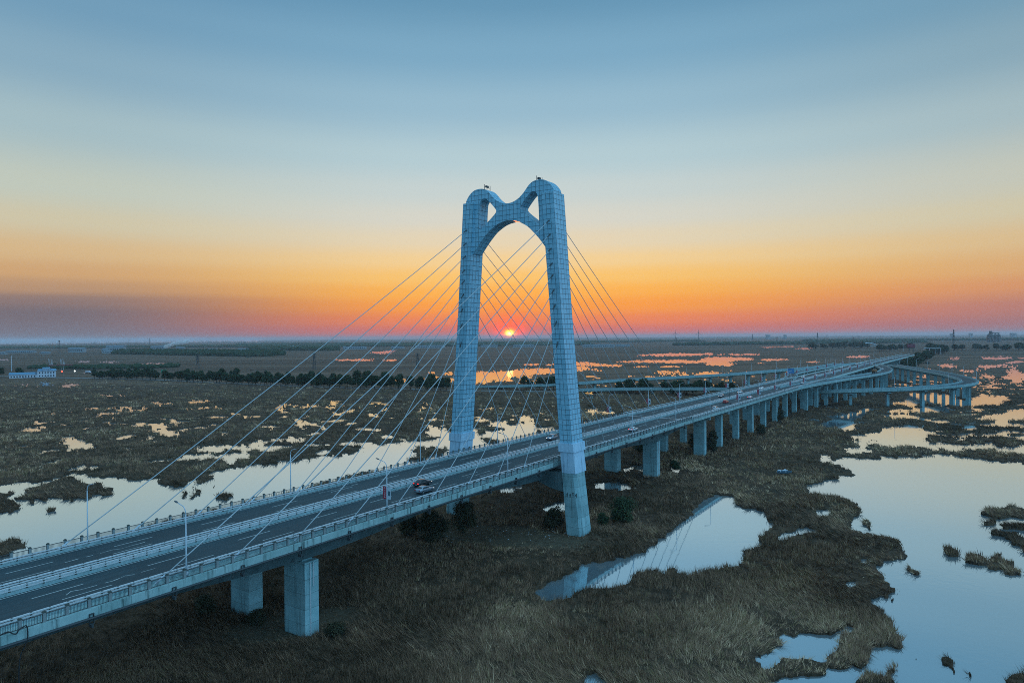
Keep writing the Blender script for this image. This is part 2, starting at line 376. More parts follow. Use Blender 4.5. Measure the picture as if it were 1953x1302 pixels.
# outlines of open water (1) and of reed islands in it (0), metres on the ground: x, y, x, y ...
POLYS = [
(1,[-241.4,363,-245.6,374,-240.8,373,-233.0,363,-226.0,359,-221.1,352,-216.3,349,-211.7,342,-208.7,340,-207.7,336,-210.6,332,-212.6,331,-213.1,330,-204.2,318,-209.9,324,-220.4,339,-228.6,347,-235.9,356]),
(1,[-289.6,402,-293.3,412,-288.2,411,-282.8,406,-283.5,413,-280.1,409,-276.7,398,-279.4,400,-281.5,395,-284.7,397]),
(1,[-299.4,420,-307,438,-301,442,-296.2,435,-295.0,429,-303,434,-299.5,425,-297.5,418]),
(1,[-326,518,-327,527,-318,526,-314,520,-317,514,-320,512]),
(1,[-315,526,-308,535,-295.7,534,-292.5,527,-294.3,524,-303,525,-312,523]),
(1,[-294.7,481,-298.5,496,-290.4,491,-290.4,499,-287.1,501,-281.9,490,-285.6,482,-289.8,475]),
(1,[-283.0,498,-287.5,512,-281.4,509,-278.5,500,-278.4,495]),
(1,[-278.9,509,-283.5,530,-277.2,520,-275.5,511,-275.1,504]),
(1,[-326,501,-330,510,-328,510,-319,495]),
(1,[-333,491,-331,493,-326,483]),
(1,[-275.4,416,-282.7,430,-272.6,420,-273.1,418,-276.0,420]),
(1,[-396,656,-390,662,-382,647,-389,644]),
(1,[-374,649,-373,655,-368,646]),
(1,[-234.8,425,-231.3,429,-222.2,427,-213.9,411,-219.6,413,-224.7,415,-228.7,415]),
(1,[-271.4,462,-264.1,458,-261.7,450,-266.6,455]),
(1,[-198.2,288.4,-200.4,294.1,-198.5,295.9,-200.0,302,-192.6,288.2,-195.8,292.0,-196.4,289.2]),
(1,[-210.6,280.0,-205.2,278.1,-203.4,273.0,-205.4,273.0,-210.4,273.2,-214.4,278.4]),
(1,[-178.7,273.6,-184.2,284.2,-179.1,278.7,-180.9,283.2,-177.9,284.8,-175.2,282.1,-176.1,285.7,-171.2,283.7,-167.8,278.3,-169.0,275.8,-172.6,278.5,-173.4,273.4,-177.7,276.1,-176.4,271.1]),
(1,[-186.9,325,-184.3,328,-181.4,322,-183.4,320]),
(1,[-196.2,365,-197.0,371,-191.5,365,-190.5,360,-193.5,360]),
(1,[-195.2,358,-195.2,362,-193.8,356]),
(1,[-186.7,337,-181.6,331,-181.4,328]),
(1,[-157.4,292.3,-155.4,298.0,-153.8,295.0,-155.3,290.3]),
(0,[-238.4,361,-238.1,364,-228.7,350,-231.3,351]),
(1,[-205.1,242.7,-185.7,246.8,-184.9,248.1,-179.2,250.0,-174.0,250.5,-173.8,253.3,-172.4,254.6,-172.2,261.3,-173.3,266.7,-171.7,268.2,-167.5,266.5,-163.9,264.8,-159.1,258.5,-155.4,258.4,-154.1,259.8,-148.3,255.2,-146.9,258.1,-141.3,253.5,-138.4,252.0,-138.0,255.5,-133.9,251.8,-133.2,255.4,-129.9,248.9,-125.1,244.6,-121.8,239.3,-122.6,243.2,-119.2,239.2,-118.7,240.5,-117.6,241.7,-115.6,241.7,-118.2,248.5,-118.3,251.3,-116.9,252.6,-114.3,248.3,-112.6,249.6,-111.5,255.3,-115.8,263.0,-117.7,264.6,-116.9,267.7,-115.0,269.3,-113.9,274.2,-112.6,275.8,-112.0,277.5,-110.0,279.2,-106.7,280.8,-102.9,282.4,-98.4,285.8,-98.7,290.5,-94.9,289.4,-92.0,291.2,-89.7,295.9,-86.9,298.8,-87.4,303,-83.8,303,-80.0,305,-76.4,301,-75.4,311,-72.2,313,-70.9,324,-72.4,337,-68.8,337,-65.9,334,-63.2,336,-60.4,339,-55.2,344,-51.6,346,-46.8,345,-43.7,349,-39.4,351,-35.4,357,-38.4,366,-41.7,372,-45.4,388,-50.7,397,-46.6,399,-42.0,395,-39.2,381,-34.7,376,-28.5,378,-23.8,433,-18.3,437,-12.9,428,-9.8,424,-4.8,428,-1.8,411,2.6,404,5.0,407,3.9,440,4.6,458,10.5,458,12.4,448,11.2,422,14.7,422,12.8,410,10.9,396,11.1,385,13.0,375,16.1,366,11.0,354,2.5,344,-3.1,339,-12.6,315,-17.3,306,-23.8,286.4,-44.8,267.0,-49.7,271.4,-59.8,269.7,-60.8,260.4,-75.4,234.1,-90.6,210.8,-101.0,193.2,-108.4,173.0,-112.6,159.0,-115.9,153.7,-124.7,147.3]),
(0,[-170.3,237.8,-172.2,244.9,-172.7,249.0,-171.4,253.2,-170.4,259.0,-172.5,265.1,-166.3,260.3,-160.0,252.8,-154.9,248.4,-150.4,248.2,-144.9,241.4,-143.0,242.6,-140.0,239.9,-136.0,233.5,-135.7,231.1,-137.6,228.8,-139.3,228.9,-139.2,224.3,-143.1,225.5,-142.9,221.1,-147.4,223.4,-150.8,224.7,-154.0,225.9,-151.3,220.3,-155.2,223.7,-158.7,226.0,-153.7,218.2,-155.3,218.3,-159.8,223.8,-160.1,222.7,-162.5,223.9,-165.0,226.3,-164.8,229.7,-165.4,232.1]),
(0,[-189.4,240.3,-178.7,237.4,-174.2,234.8,-173.2,237.3,-169.6,232.2,-168.6,228.7,-167.1,224.1,-165.7,220.7,-164.4,222.9,-160.1,220.6,-155.1,214.1,-152.3,208.1,-153.8,207.1,-154.6,205.3,-162.8,206.5]),
(0,[-141.8,207.3,-143.8,212.2,-142.1,211.7,-139.7,207.7,-139.0,204.8]),
(0,[-139.3,176.6,-133.0,176.4,-132.8,180.0,-131.2,180.7,-128.2,177.0,-127.9,178.4,-126.3,175.6,-123.1,172.8,-124.7,170.8,-124.9,168.9,-121.8,166.3,-122.4,163.9,-124.4,157.6]),
(0,[-113.6,234.0,-112.5,235.2,-107.9,225.5,-108.7,224.4]),
(0,[-110.0,232.7,-109.7,235.1,-110.6,240.2,-105.4,232.5,-103.3,226.5,-106.5,229.0,-104.4,223.2,-106.5,225.5]),
(0,[-106.6,236.2,-104.6,233.7,-103.5,230.0]),
(0,[-99.7,226.4,-100.4,231.1,-97.9,232.3,-93.2,226.2,-93.4,222.8,-95.9,221.8,-96.9,221.8]),
(0,[-108.0,244.0,-108.1,246.7,-105.7,241.3]),
(0,[-101.4,271.2,-101.7,275.4,-98.8,271.1,-99.2,268.7]),
(0,[-116.4,247.0,-113.6,244.2,-112.0,240.2,-113.5,241.6]),
(0,[-50.9,317,-46.8,316,-43.8,322,-39.9,328,-38.4,328,-34.5,328,-31.0,327,-28.0,311,-32.0,304,-36.4,298.8,-37.0,294.8,-39.6,291.1,-42.8,289.3,-44.0,285.6,-46.9,293.3,-45.1,295.2,-42.1,299.1,-44.3,310,-46.1,314]),
(0,[-26.7,423,-16.9,426,-14.1,418,-11.9,410,-6.4,400,-6.2,386,-11.5,380,-14.9,374,-23.5,371]),
(0,[-16.6,353,-14.6,357,-6.4,344,-10.2,334,-13.5,339]),
(0,[7.6,394,10.4,396,10.3,391]),
(1,[17.3,392,19.6,392,24.0,388,25.1,378,20.4,373,17.4,375]),
(1,[-27.2,502,-24.2,508,-20.4,502,-17.0,507,-17.3,498,-21.8,493]),
(1,[-16.3,501,-13.5,510,-12.7,501]),
(1,[-0.3,461,1.4,466,2.4,458,0.8,454]),
(1,[3.6,550,7.4,543,6.7,533]),
(1,[16.0,529,17.5,538,17.4,526]),
(1,[16.8,439,19.5,441,18.7,434]),
(1,[19.8,472,21.3,482,20.5,469]),
(1,[28.3,516,31.6,509,30.0,504]),
(1,[26.6,474,29.2,471,28.3,466]),
(1,[-65.8,976,-51.9,985,-11.3,1049,24.7,1109,66.6,1131,79.1,1129,70.9,1012,57.7,991,42.7,982,23.7,963,26.0,922,21.2,904,6.2,906,-9.7,899,-9.3,855,-0.2,846,0.8,814,-14.6,816,-24.8,833,-26.3,789,-41.4,776,-52.5,778]),
(1,[8.6,829,13.4,821,11.9,791,8.3,799]),
(1,[23.8,812,25.2,797,31.3,762,25.4,749,22.7,776]),
(1,[29.6,842,32.1,842,30.2,831]),
(1,[24.4,1296,54.8,1329,49.6,1276,25.5,1273]),
(1,[60.8,1289,85.3,1315,81.6,1259,61.0,1262]),
(1,[-54.2,1040,-28.3,1037,-28.6,1004,-52.1,1000]),
(1,[118.3,1393,152.0,1386,167.5,1279,195.9,1255,189.4,1214,159.6,1219,106.5,1254]),
(1,[100.7,1186,126.8,1182,122.7,1107,108.4,1082,94.3,1112]),
(1,[128.1,1092,140.5,1098,134.9,1069]),
(1,[66.5,650,75.6,649,76.4,613,70.9,596,67.4,597,70.0,613,69.5,636]),
(1,[55.7,578,62.8,587,54.6,567]),
(1,[53.0,485,61.1,496,60.0,482,66.2,482,69.9,468,68.1,463,58.3,464,55.7,469,52.8,446,50.5,457,54.6,469]),
(1,[40.6,413,47.3,420,44.6,409,40.5,398,39.0,401]),
(0,[6.7,970,17.0,968,16.1,920,6.4,921]),
(1,[-304,578,-293.7,570,-283.0,549,-292.1,556]),
(1,[-289.5,570,-284.3,571,-277.8,558,-282.0,555]),
(1,[-273.0,576,-271.7,590,-262.0,584,-258.2,574,-264.3,564,-267.5,564]),
(1,[-245.6,515,-244.9,524,-242.0,518,-242.2,509]),
(1,[-245.7,527,-230.3,529,-224.3,524,-222.3,517,-232.6,520,-243.0,522]),
(1,[-249.4,515,-249.6,518,-245.9,509]),
(1,[-220.1,422,-216.5,424,-209.9,412,-212.9,409]),
(1,[-197.3,380,-203.3,397,-196.6,395,-190.2,383,-192.5,383,-184.4,373,-188.6,372,-193.9,376]),
(1,[-209.8,420,-210.2,426,-205.3,416]),
(1,[-195.1,397,-193.6,397,-189.0,386]),
(1,[-191.3,395,-190.4,395,-185.6,385]),
(1,[-188.5,395,-186.9,393,-183.3,384]),
(1,[-197.4,479,-196.0,484,-187.8,473,-190.9,469]),
(1,[-204.2,477,-202.7,477,-196.9,462]),
(1,[-169.9,480,-170.1,490,-165.3,479,-166.3,492,-157.7,484,-155.8,476,-164.2,484]),
(1,[-187.7,544,-186.7,551,-179.3,541,-170.8,540,-167.7,530,-178.0,531,-172.7,510,-175.1,507,-180.8,528]),
(1,[-164.8,527,-156.3,539,-152.6,526,-157.2,520]),
(1,[-142.7,442,-140.2,444,-129.2,429,-122.1,420,-120.9,416,-127.7,419,-123.8,400,-127.8,402,-133.5,423]),
(1,[-177.9,454,-173.3,456,-172.1,451]),
(1,[-141.8,397,-140.1,399,-138.9,393]),
(1,[-131.9,399,-129.2,402,-129.8,395]),
(1,[-159.2,372,-162.4,382,-159.6,378]),
(1,[-153.7,328,-154.8,333,-150.2,328,-151.2,336,-147.4,334,-144.5,334,-142.3,339,-138.0,332,-133.5,336,-129.9,337,-131.3,350,-127.7,353,-125.3,357,-121.7,361,-119.5,362,-108.7,360,-112.5,355,-115.8,354,-118.8,352,-123.3,350,-124.5,342,-126.8,340,-124.8,332,-126.1,327,-124.5,320,-127.6,320,-131.5,326,-136.7,328,-135.7,320,-138.7,316,-142.2,321,-147.4,322,-150.2,326]),
(1,[-154.5,297.0,-149.2,299.7,-148.2,306,-145.0,309,-140.0,308,-137.7,311,-132.6,307,-130.1,314,-126.9,316,-123.6,318,-120.7,313,-117.5,306,-115.7,298.3,-119.7,299.4,-118.0,292.5,-117.1,286.9,-121.0,288.9,-126.1,298.7,-131.6,300,-134.6,297.1,-139.1,299.3,-143.4,302,-147.0,299.6,-149.4,295.8,-153.3,296.0]),
(1,[-109.3,304,-108.6,307,-107.5,302]),
(1,[-162.8,533,-148.5,538,-146.1,532,-155.7,526,-158.0,517]),
(1,[-143.3,519,-139.7,522,-134.0,510,-136.0,501]),
(1,[-156.0,580,-145.5,580,-141.8,554,-136.5,531,-144.8,541,-149.7,562]),
(1,[-138.0,547,-133.8,540,-130.4,524,-133.6,531]),
(1,[-128.0,484,-122.8,487,-121.6,503,-115.6,505,-113.3,514,-113.7,500,-115.9,489,-117.8,471,-121.1,469]),
(1,[-99.2,470,-94.5,474,-91.4,464,-92.8,455,-96.5,460]),
(1,[-117.8,552,-115.2,556,-116.8,570,-109.3,569,-104.6,548,-107.9,545,-115.8,549]),
(1,[-101.4,534,-104.5,572,-100.0,544,-99.5,531]),
(1,[-95.2,498,-91.1,502,-89.1,494]),
(1,[-86.2,498,-79.8,484,-81.2,479,-83.3,484]),
(1,[-77.3,542,-73.0,549,-66.9,552,-64.9,535,-72.8,542,-75.9,537]),
(1,[-70.0,508,-63.5,513,-57.7,516,-57.9,507,-66.8,502]),
(1,[-62.7,440,-59.7,448,-57.8,441,-61.1,435]),
(1,[-55.4,443,-48.8,441,-48.1,434,-53.0,437]),
(1,[-130.5,427,-126.4,427,-116.9,414,-111.9,412,-110.7,397,-115.1,403,-123.5,419,-126.8,415]),
(1,[-107.9,410,-107.4,412,-106.9,408]),
(1,[-105.4,414,-104.7,415,-104.2,410]),
(1,[128.9,1362,150.9,1387,166.6,1274,197.9,1220,188.1,1194,153.6,1219,128.3,1233,117.7,1244]),
(1,[112.6,1190,123.6,1188,121.3,1100,101.6,1074]),
(1,[129.0,1099,140.9,1104,134.7,1069]),
(1,[210.3,1404,308,1481,370,1467,381,1398,453,1598,495,1629,549,1615,544,1535,518,1467,468,1444,419,1330,406,1252,380,1195,359,1199,353,1238,382,1310,376,1340,337,1336,284.9,1370]),
(1,[345,1889,460,2013,588,1998,556,1920,475,1829,403,1828]),
(1,[576,1914,601,1918,578,1854]),
(1,[606,1904,676,1907,680,1846,597,1848]),
(1,[212.4,1007,239.0,1012,246.6,1017,233.7,964,226.5,959,207.6,977]),
(1,[178.9,874,184.2,874,177.3,847,174.3,858]),
(1,[196.0,909,208.5,939,205.8,921,196.1,896]),
(1,[202.9,871,220.3,927,213.9,894,203.5,859]),
(1,[234.7,944,249.0,970,225.8,880,217.5,869]),
(1,[257.0,955,278.3,966,288.6,917,278.6,885,259.1,880,242.9,897]),
(1,[305,992,306,983,298.9,969]),
(1,[311,982,315,976,305,953]),
(1,[255.2,799,257.0,793,241.8,753,245.7,771]),
(1,[214.9,742,219.0,738,212.6,722]),
(1,[259.5,1177,288.1,1181,279.4,1152,256.7,1156]),
(1,[211.0,1186,231.7,1186,219.7,1163]),
(1,[462,1294,476,1291,459,1257]),
(1,[542,1483,602,1498,584,1452,552,1438,527,1431]),
(1,[156.7,909,160.9,889,154.6,885]),
(1,[-5.3,233.1,2.0,240.6,3.9,238.3,0.5,235.1,-1.0,229.8,-5.2,228.5]),
(1,[8.4,207.8,11.8,213.9,15.4,215.6,18.7,212.8,14.6,205.1,11.6,204.4,9.2,205.3]),
(1,[28.4,239.7,32.8,243.0,37.9,240.5,42.3,237.6,36.9,234.3,31.7,234.4]),
(1,[42.4,265.6,46.9,272.6,54.2,275.3,53.0,269.5,44.9,264.1]),
(1,[61.4,267.7,65.3,274.9,67.0,274.8,63.5,260.7,62.9,264.8]),
(1,[66.3,271.8,68.8,270.9,67.7,268.6]),
(1,[352,604,383,589,361,554,352,536,365,544,398,582,411,579,409,565,396,546,376,520,356,501,330,491,317,488,321,504,315,512,314,525,315,548,336,577]),
(1,[278.7,503,290.6,523,310,539,313,521,302,505,288.0,494,282.5,503]),
(1,[253.1,468,274.7,476,296.3,490,309,493,305,471,288.8,458,277.1,456,267.8,460,253.8,461]),
(1,[231.6,428,243.5,442,256.0,444,256.5,432,248.6,427,239.2,424]),
(1,[233.7,462,244.1,479,252.5,482,244.6,468,235.9,458]),
(1,[180.5,399,195.6,419,214.4,447,231.0,459,235.0,455,221.4,434,207.1,413,195.4,388,187.5,375,183.9,377,185.8,389]),
(1,[175.8,353,187.0,358,206.0,376,223.5,389,233.4,386,224.9,373,218.7,369,215.6,356,208.3,345,201.9,331,205.4,326,212.4,326,209.2,318,216.2,320,226.2,323,225.5,314,229.7,312,244.1,326,256.4,325,231.1,293.1,222.0,296.2,215.1,296.5,212.1,302,214.6,307,212.0,314,204.5,313,201.4,304,196.7,304,189.9,309,187.8,314,183.1,320,175.8,319,175.4,324,169.2,326,163.4,317,160.1,315,166.2,326,171.0,340]),
(1,[227.5,354,236.6,357,246.2,347,242.6,344,234.2,350,226.1,350]),
(1,[223.0,343,229.1,346,222.6,337,220.1,337]),
(1,[286.9,424,303,435,316,443,319,440,337,465,350,467,370,470,324,411,309,412,292.9,402,286.8,402,283.7,405,282.8,413]),
(1,[273.6,398,285.6,402,288.2,397,293.8,392,288.6,385,275.1,384,270.9,386,266.7,386]),
(1,[252.9,385,258.5,387,262.5,382,251.9,374,248.8,376]),
(1,[247.2,402,254.9,404,246.3,395]),
(1,[268.8,406,273.3,403,266.4,400]),
(1,[257.9,360,257.0,354,254.8,354]),
(1,[152.5,314,159.6,315,154.9,308,162.7,310,160.8,306,149.7,299.5,147.9,299.6,149.4,307]),
(1,[128.8,285.7,138.1,300,137.8,297.3,141.4,299.9,134.6,289.4,129.5,279.5,129.1,284.5]),
(1,[174.0,301,176.8,301,171.9,294.4,172.1,297.1]),
(0,[173.4,343,177.3,347,171.2,334,169.4,335]),
(0,[175.8,340,180.1,345,176.5,336,182.5,341,183.2,337,177.3,332,172.7,333]),
(0,[296.2,407,306,414,297.8,402,292.8,401]),
(0,[287.1,413,291.5,413,293.1,410,285.1,404,281.8,405]),
(1,[130.2,279.5,137.5,287.9,145.3,288.9,150.5,287.4,160.0,292.2,162.3,288.1,168.4,289.2,170.4,287.8,176.6,292.8,185.3,297.9,189.6,294.9,190.7,288.2,194.4,282.9,194.1,276.8,199.7,275.3,204.4,272.8,227.7,267.2,102.5,100.9,96.9,95.4,53.2,96.1,37.8,101.8,40.0,102.8,43.5,103.3,46.8,103.5,48.2,104.5,49.3,106.8,51.1,106.0,52.8,107.0,53.6,105.7,55.7,106.9,56.9,109.1,58.8,112.2,61.3,113.3,62.8,113.6,63.9,113.3,65.5,116.6,66.9,119.9,67.8,122.6,69.1,125.8,69.0,127.6,69.8,130.7,70.3,135.2,72.9,136.0,74.0,135.1,76.7,137.7,79.2,140.1,78.3,141.6,78.0,143.0,78.2,145.0,79.6,147.4,80.0,150.0,81.3,153.7,83.5,155.3,85.4,155.9,87.3,157.0,88.6,157.5,89.4,156.3,91.1,158.0,94.4,164.0,96.9,169.1,98.2,173.9,96.5,175.3,94.1,178.3,93.3,176.9,93.7,178.3,93.3,181.3,92.1,179.9,91.8,182.9,90.6,183.7,93.6,189.7,96.3,193.4,97.9,194.2,101.4,198.6,104.3,205.1,106.1,211.0,106.7,215.2,105.5,219.6,102.5,222.0,101.4,226.6,100.4,229.1,99.5,230.3,101.4,235.3,103.9,237.1,107.8,239.6,110.2,243.6,115.6,244.7,121.2,250.9,123.0,250.9,125.9,251.5,128.8,256.6,128.7,261.3,129.9,270.2,130.3,279.8]),
(0,[134.8,196.9,139.5,202.3,144.8,206.1,146.2,205.1,150.8,206.9,151.7,204.9,151.3,202.0,151.3,197.3,146.6,191.2,143.3,191.3,141.5,191.4,139.0,191.4,135.1,189.9,135.3,193.3,134.5,194.2]),
(0,[128.2,188.0,131.7,190.4,132.8,189.1,133.0,187.4,129.8,184.3,128.9,185.5,128.7,187.1]),
(0,[133.3,186.6,135.9,189.0,138.1,188.9,140.3,187.2,141.6,184.7,136.4,177.9,135.6,181.0,134.1,182.6,131.1,181.1,131.4,183.4]),
(0,[125.8,179.7,128.5,181.2,128.9,178.1,130.7,177.3,130.2,173.7,131.0,170.9,122.4,159.6,121.9,162.7,122.8,165.8,123.1,168.4,124.7,171.8,124.6,173.9,123.3,174.6,124.2,177.5]),
(0,[103.4,165.0,105.8,167.2,107.6,166.2,106.0,161.8,104.2,160.1,102.9,160.7,102.9,163.2]),
(0,[106.5,160.6,109.4,162.4,110.3,161.1,108.6,158.8,110.3,157.6,113.3,161.1,114.6,161.0,112.8,157.5,114.4,155.7,112.9,153.0,113.0,151.4,111.8,149.3,110.7,149.3,108.6,146.3,106.2,144.9,105.9,146.3,106.7,148.9,104.9,150.0,106.4,152.6,105.7,152.6,103.2,152.7,103.2,155.4]),
(0,[86.4,150.4,89.1,153.5,88.7,151.4,89.2,149.8,87.8,148.3,86.6,148.3]),
(0,[83.2,150.4,83.0,147.6,81.1,146.4]),
(0,[98.0,155.6,99.5,157.2,98.8,155.5,97.6,154.5]),
(0,[95.8,190.0,98.4,192.9,98.9,189.9,97.4,185.1,94.9,182.8,95.5,185.9,95.0,187.6]),
(0,[69.3,110.2,70.7,110.4,69.0,106.9,67.9,104.6,67.4,104.9,68.0,106.9,67.9,108.0]),
(0,[69.5,104.6,70.4,105.9,70.5,104.1,69.6,103.8]),
(0,[74.4,103.3,76.3,104.5,78.6,105.0,80.4,104.9,77.5,101.2,74.0,101.3,74.2,102.5]),
(0,[61.1,109.8,61.6,110.2,61.8,108.9,61.3,108.9]),
(0,[61.5,107.8,61.2,105.7,60.0,104.0,60.9,106.0]),
(0,[65.6,108.9,66.6,109.4,65.8,107.8]),
(0,[57.4,104.8,60.2,107.9,59.1,105.3,57.6,103.5]),
(0,[54.1,104.6,55.5,104.6,56.0,103.1,57.1,102.6,56.7,100.7,51.4,100.7,51.3,101.5]),
(0,[64.2,110.0,65.0,110.2,65.2,109.4,64.5,109.6]),
(0,[73.9,132.7,73.9,133.5,79.2,139.8,78.5,139.4]),
(0,[50.5,101.9,51.7,102.9,53.1,104.1,55.0,104.9,55.8,104.3,57.1,103.3,57.1,101.4,52.2,101.0]),
(1,[39.2,110.2,40.2,109.9,42.3,112.7,45.2,115.4,46.4,117.6,47.6,118.9,49.3,118.5,51.5,118.8,53.4,118.1,55.0,117.8,57.2,120.0,59.2,122.0,60.3,121.0,59.5,119.7,57.5,119.4,56.1,116.8,55.2,115.6,54.6,113.7,53.2,111.7,51.8,110.9,50.0,109.2,48.8,109.5,48.4,110.6,47.3,110.4,46.2,109.8,44.8,110.7,43.3,109.9,42.4,108.5,40.5,107.4,39.1,106.9,39.1,108.3]),
(1,[70.2,143.8,70.7,143.1,71.5,142.4,70.1,141.2,69.8,142.7]),
(1,[67.5,173.3,71.4,179.7,73.1,179.6,76.8,183.3,79.7,184.0,80.6,181.7,80.5,179.4,78.5,180.2,75.2,179.6,72.5,178.2,69.4,174.0,67.9,173.0]),
(1,[90.6,202.6,92.0,203.5,94.2,203.0,92.9,199.7,90.2,198.0,88.9,198.9]),
(1,[85.5,208.6,87.3,209.6,85.5,205.7,84.7,206.2]),
(1,[80.0,156.8,81.8,158.7,83.0,158.4,82.7,157.5,80.4,155.9]),
(1,[4.1,140.2,9.1,145.5,13.1,151.3,17.5,155.7,22.8,158.4,27.5,162.2,31.9,165.1,36.7,172.6,42.6,183.3,48.6,192.6,52.8,201.4,61.5,217.9,66.4,222.9,70.4,220.3,69.2,214.0,70.4,206.4,73.9,201.5,71.5,193.4,71.0,185.8,67.7,182.6,65.8,177.7,62.5,174.2,61.8,168.6,55.7,163.5,53.4,157.6,49.3,154.5,46.8,152.3,42.1,151.5,38.8,148.1,36.9,149.9,36.5,153.4,34.6,151.7,31.1,151.8,27.8,151.8,25.7,148.4,24.5,145.2,21.2,142.1,19.0,142.5,16.0,143.0,13.1,139.3,9.7,137.2,6.6,135.8,5.1,138.0]),
(1,[68.4,175.3,72.1,180.0,71.4,176.4,68.8,171.8,67.8,172.9]),
(1,[9.8,101.4,12.0,105.3,12.8,105.3,14.2,101.3]),
(1,[687,1096,726,1154,759,1195,736,1152,761,1183,736,1141,727,1121,706,1093,708,1114,680,1082]),
(1,[739,1225,759,1252,778,1270,738,1204,729,1206]),
(1,[907,1415,926,1435,912,1396,892,1373,883,1376]),
(1,[970,1513,999,1526,959,1476,949,1479]),
(1,[640,977,652,983,642,960,661,981,670,980,665,965,649,952,633,943,630,950,628,955]),
(1,[622,1040,640,1046,620,1013,616,1018]),
(1,[724,1060,757,1104,780,1126,797,1129,812,1138,817,1126,822,1114,796,1081,796,1097,795,1114,758,1074,738,1057,724,1050]),
(1,[876,1223,907,1243,932,1266,938,1250,920,1227,898,1218,870,1198]),
(1,[1019,1480,1059,1510,1039,1456,1084,1484,1052,1441,1022,1422,988,1378,964,1366,993,1412,998,1440]),
(1,[1081,1464,1090,1454,1067,1422,1060,1432]),
(1,[1110,1562,1118,1559,1092,1523,1086,1524]),
(1,[1142,1575,1125,1544,1103,1520]),
(1,[666,934,677,937,666,923]),
(1,[686,946,701,943,681,917,679,924,666,912]),
(1,[733,1012,753,1018,741,1002,720,994]),
(1,[566,792,597,826,622,852,613,848,630,870,639,875,668,912,686,923,682,910,692,908,592,778,591,788,578,780,554,744,520,700,513,697,542,736,571,781,563,777,563,782]),
(1,[552,815,562,819,605,874,604,867,583,834,597,844,580,823,565,802,551,799,555,809]),
(1,[500,732,497,724,510,740,529,771,516,748,493,716,483,706]),
(1,[476,689,479,685,494,699,504,706,511,713,509,701,496,691,465,649,458,647,465,656,479,670,494,691,490,691,469,670,469,678]),
(1,[506,723,513,726,500,706,509,714,495,699,504,714]),
(1,[538,765,557,782,536,755,532,756]),
(1,[477,662,488,665,480,655,474,657]),
(1,[440,648,438,642,428,614,424,602,418,596,420,608,428,626]),
(1,[-1473,1943,-1476,1968,-1454,1986,-1407,1876]),
(1,[-1090,1704,-1080,1733,-1035,1661,-1060,1666]),
(1,[-993,1652,-969,1677,-944,1601]),
(1,[-836,1525,-770,1512,-744,1458,-781,1474]),
(1,[-521,780,-530,810,-515,808,-504,792,-506,776]),
(1,[-507,823,-495,825,-497,810]),
(1,[-582,840,-573,847,-553,816,-562,811]),
(1,[-579,793,-577,815,-564,796]),
(1,[-719,1142,-710,1171,-691,1138]),
(1,[-656,1162,-638,1160,-627,1137]),
(1,[-29181,25733,-18939,25253,-14496,25980,-9789,26749,-7438,20325,-8982,16097,-8680,12894,-9265,12353,-13635,12024]),
(1,[-439,1686,-351,1696,-334,1613,-418,1632]),
(1,[-317,1638,-283.2,1649,-274.6,1581]),
(1,[-142.5,838,-131.5,864,-125.4,823]),
(1,[-119.6,876,-96.8,888,-75.2,871,-71.7,830,-99.9,841,-113.0,840]),
(1,[-126.7,1016,-117.9,1027,-116.7,1000]),
(1,[-103.6,1005,-86.9,1014,-81.9,956,-101.6,986]),
(1,[-219.6,951,-204.2,949,-202.5,932]),
(1,[-517,2475,-490,2923,-444,2368]),
(1,[-813,2086,-832,2168,-769,2003]),
(1,[1115,3065,1408,3487,1409,3352,1216,3010,1094,2930]),
(1,[807,1644,861,1657,814,1563,770,1561]),
(1,[1101,2634,1165,2681,1074,2470]),
(1,[583,1342,603,1338,574,1292]),
]
# ------------------------------------------------------------------ marsh: ground, water and reeds
rng = np.random.default_rng(11)
_lat = rng.random((512, 512)).astype(np.float32)
def vnoise(x, y, sc, ox=0.0):
    x = x / sc + ox; y = y / sc + ox * 1.7
    xi = np.floor(x).astype(np.int64); yi = np.floor(y).astype(np.int64)
    fx = (x - xi).astype(np.float32); fy = (y - yi).astype(np.float32)
    fx = fx * fx * (3 - 2 * fx); fy = fy * fy * (3 - 2 * fy)
    x0 = xi % 512; x1 = (xi + 1) % 512; y0 = yi % 512; y1 = (yi + 1) % 512
    return (_lat[y0, x0] * (1 - fx) + _lat[y0, x1] * fx) * (1 - fy) + (_lat[y1, x0] * (1 - fx) + _lat[y1, x1] * fx) * fy
def fbm(x, y, sc, oc=3, ox=0.0):
    a = 0; amp = 1.0; tot = 0
    for i in range(oc):
        a = a + amp * vnoise(x, y, sc / 2 ** i, ox + 13.1 * i); tot += amp; amp *= 0.55
    return a / tot
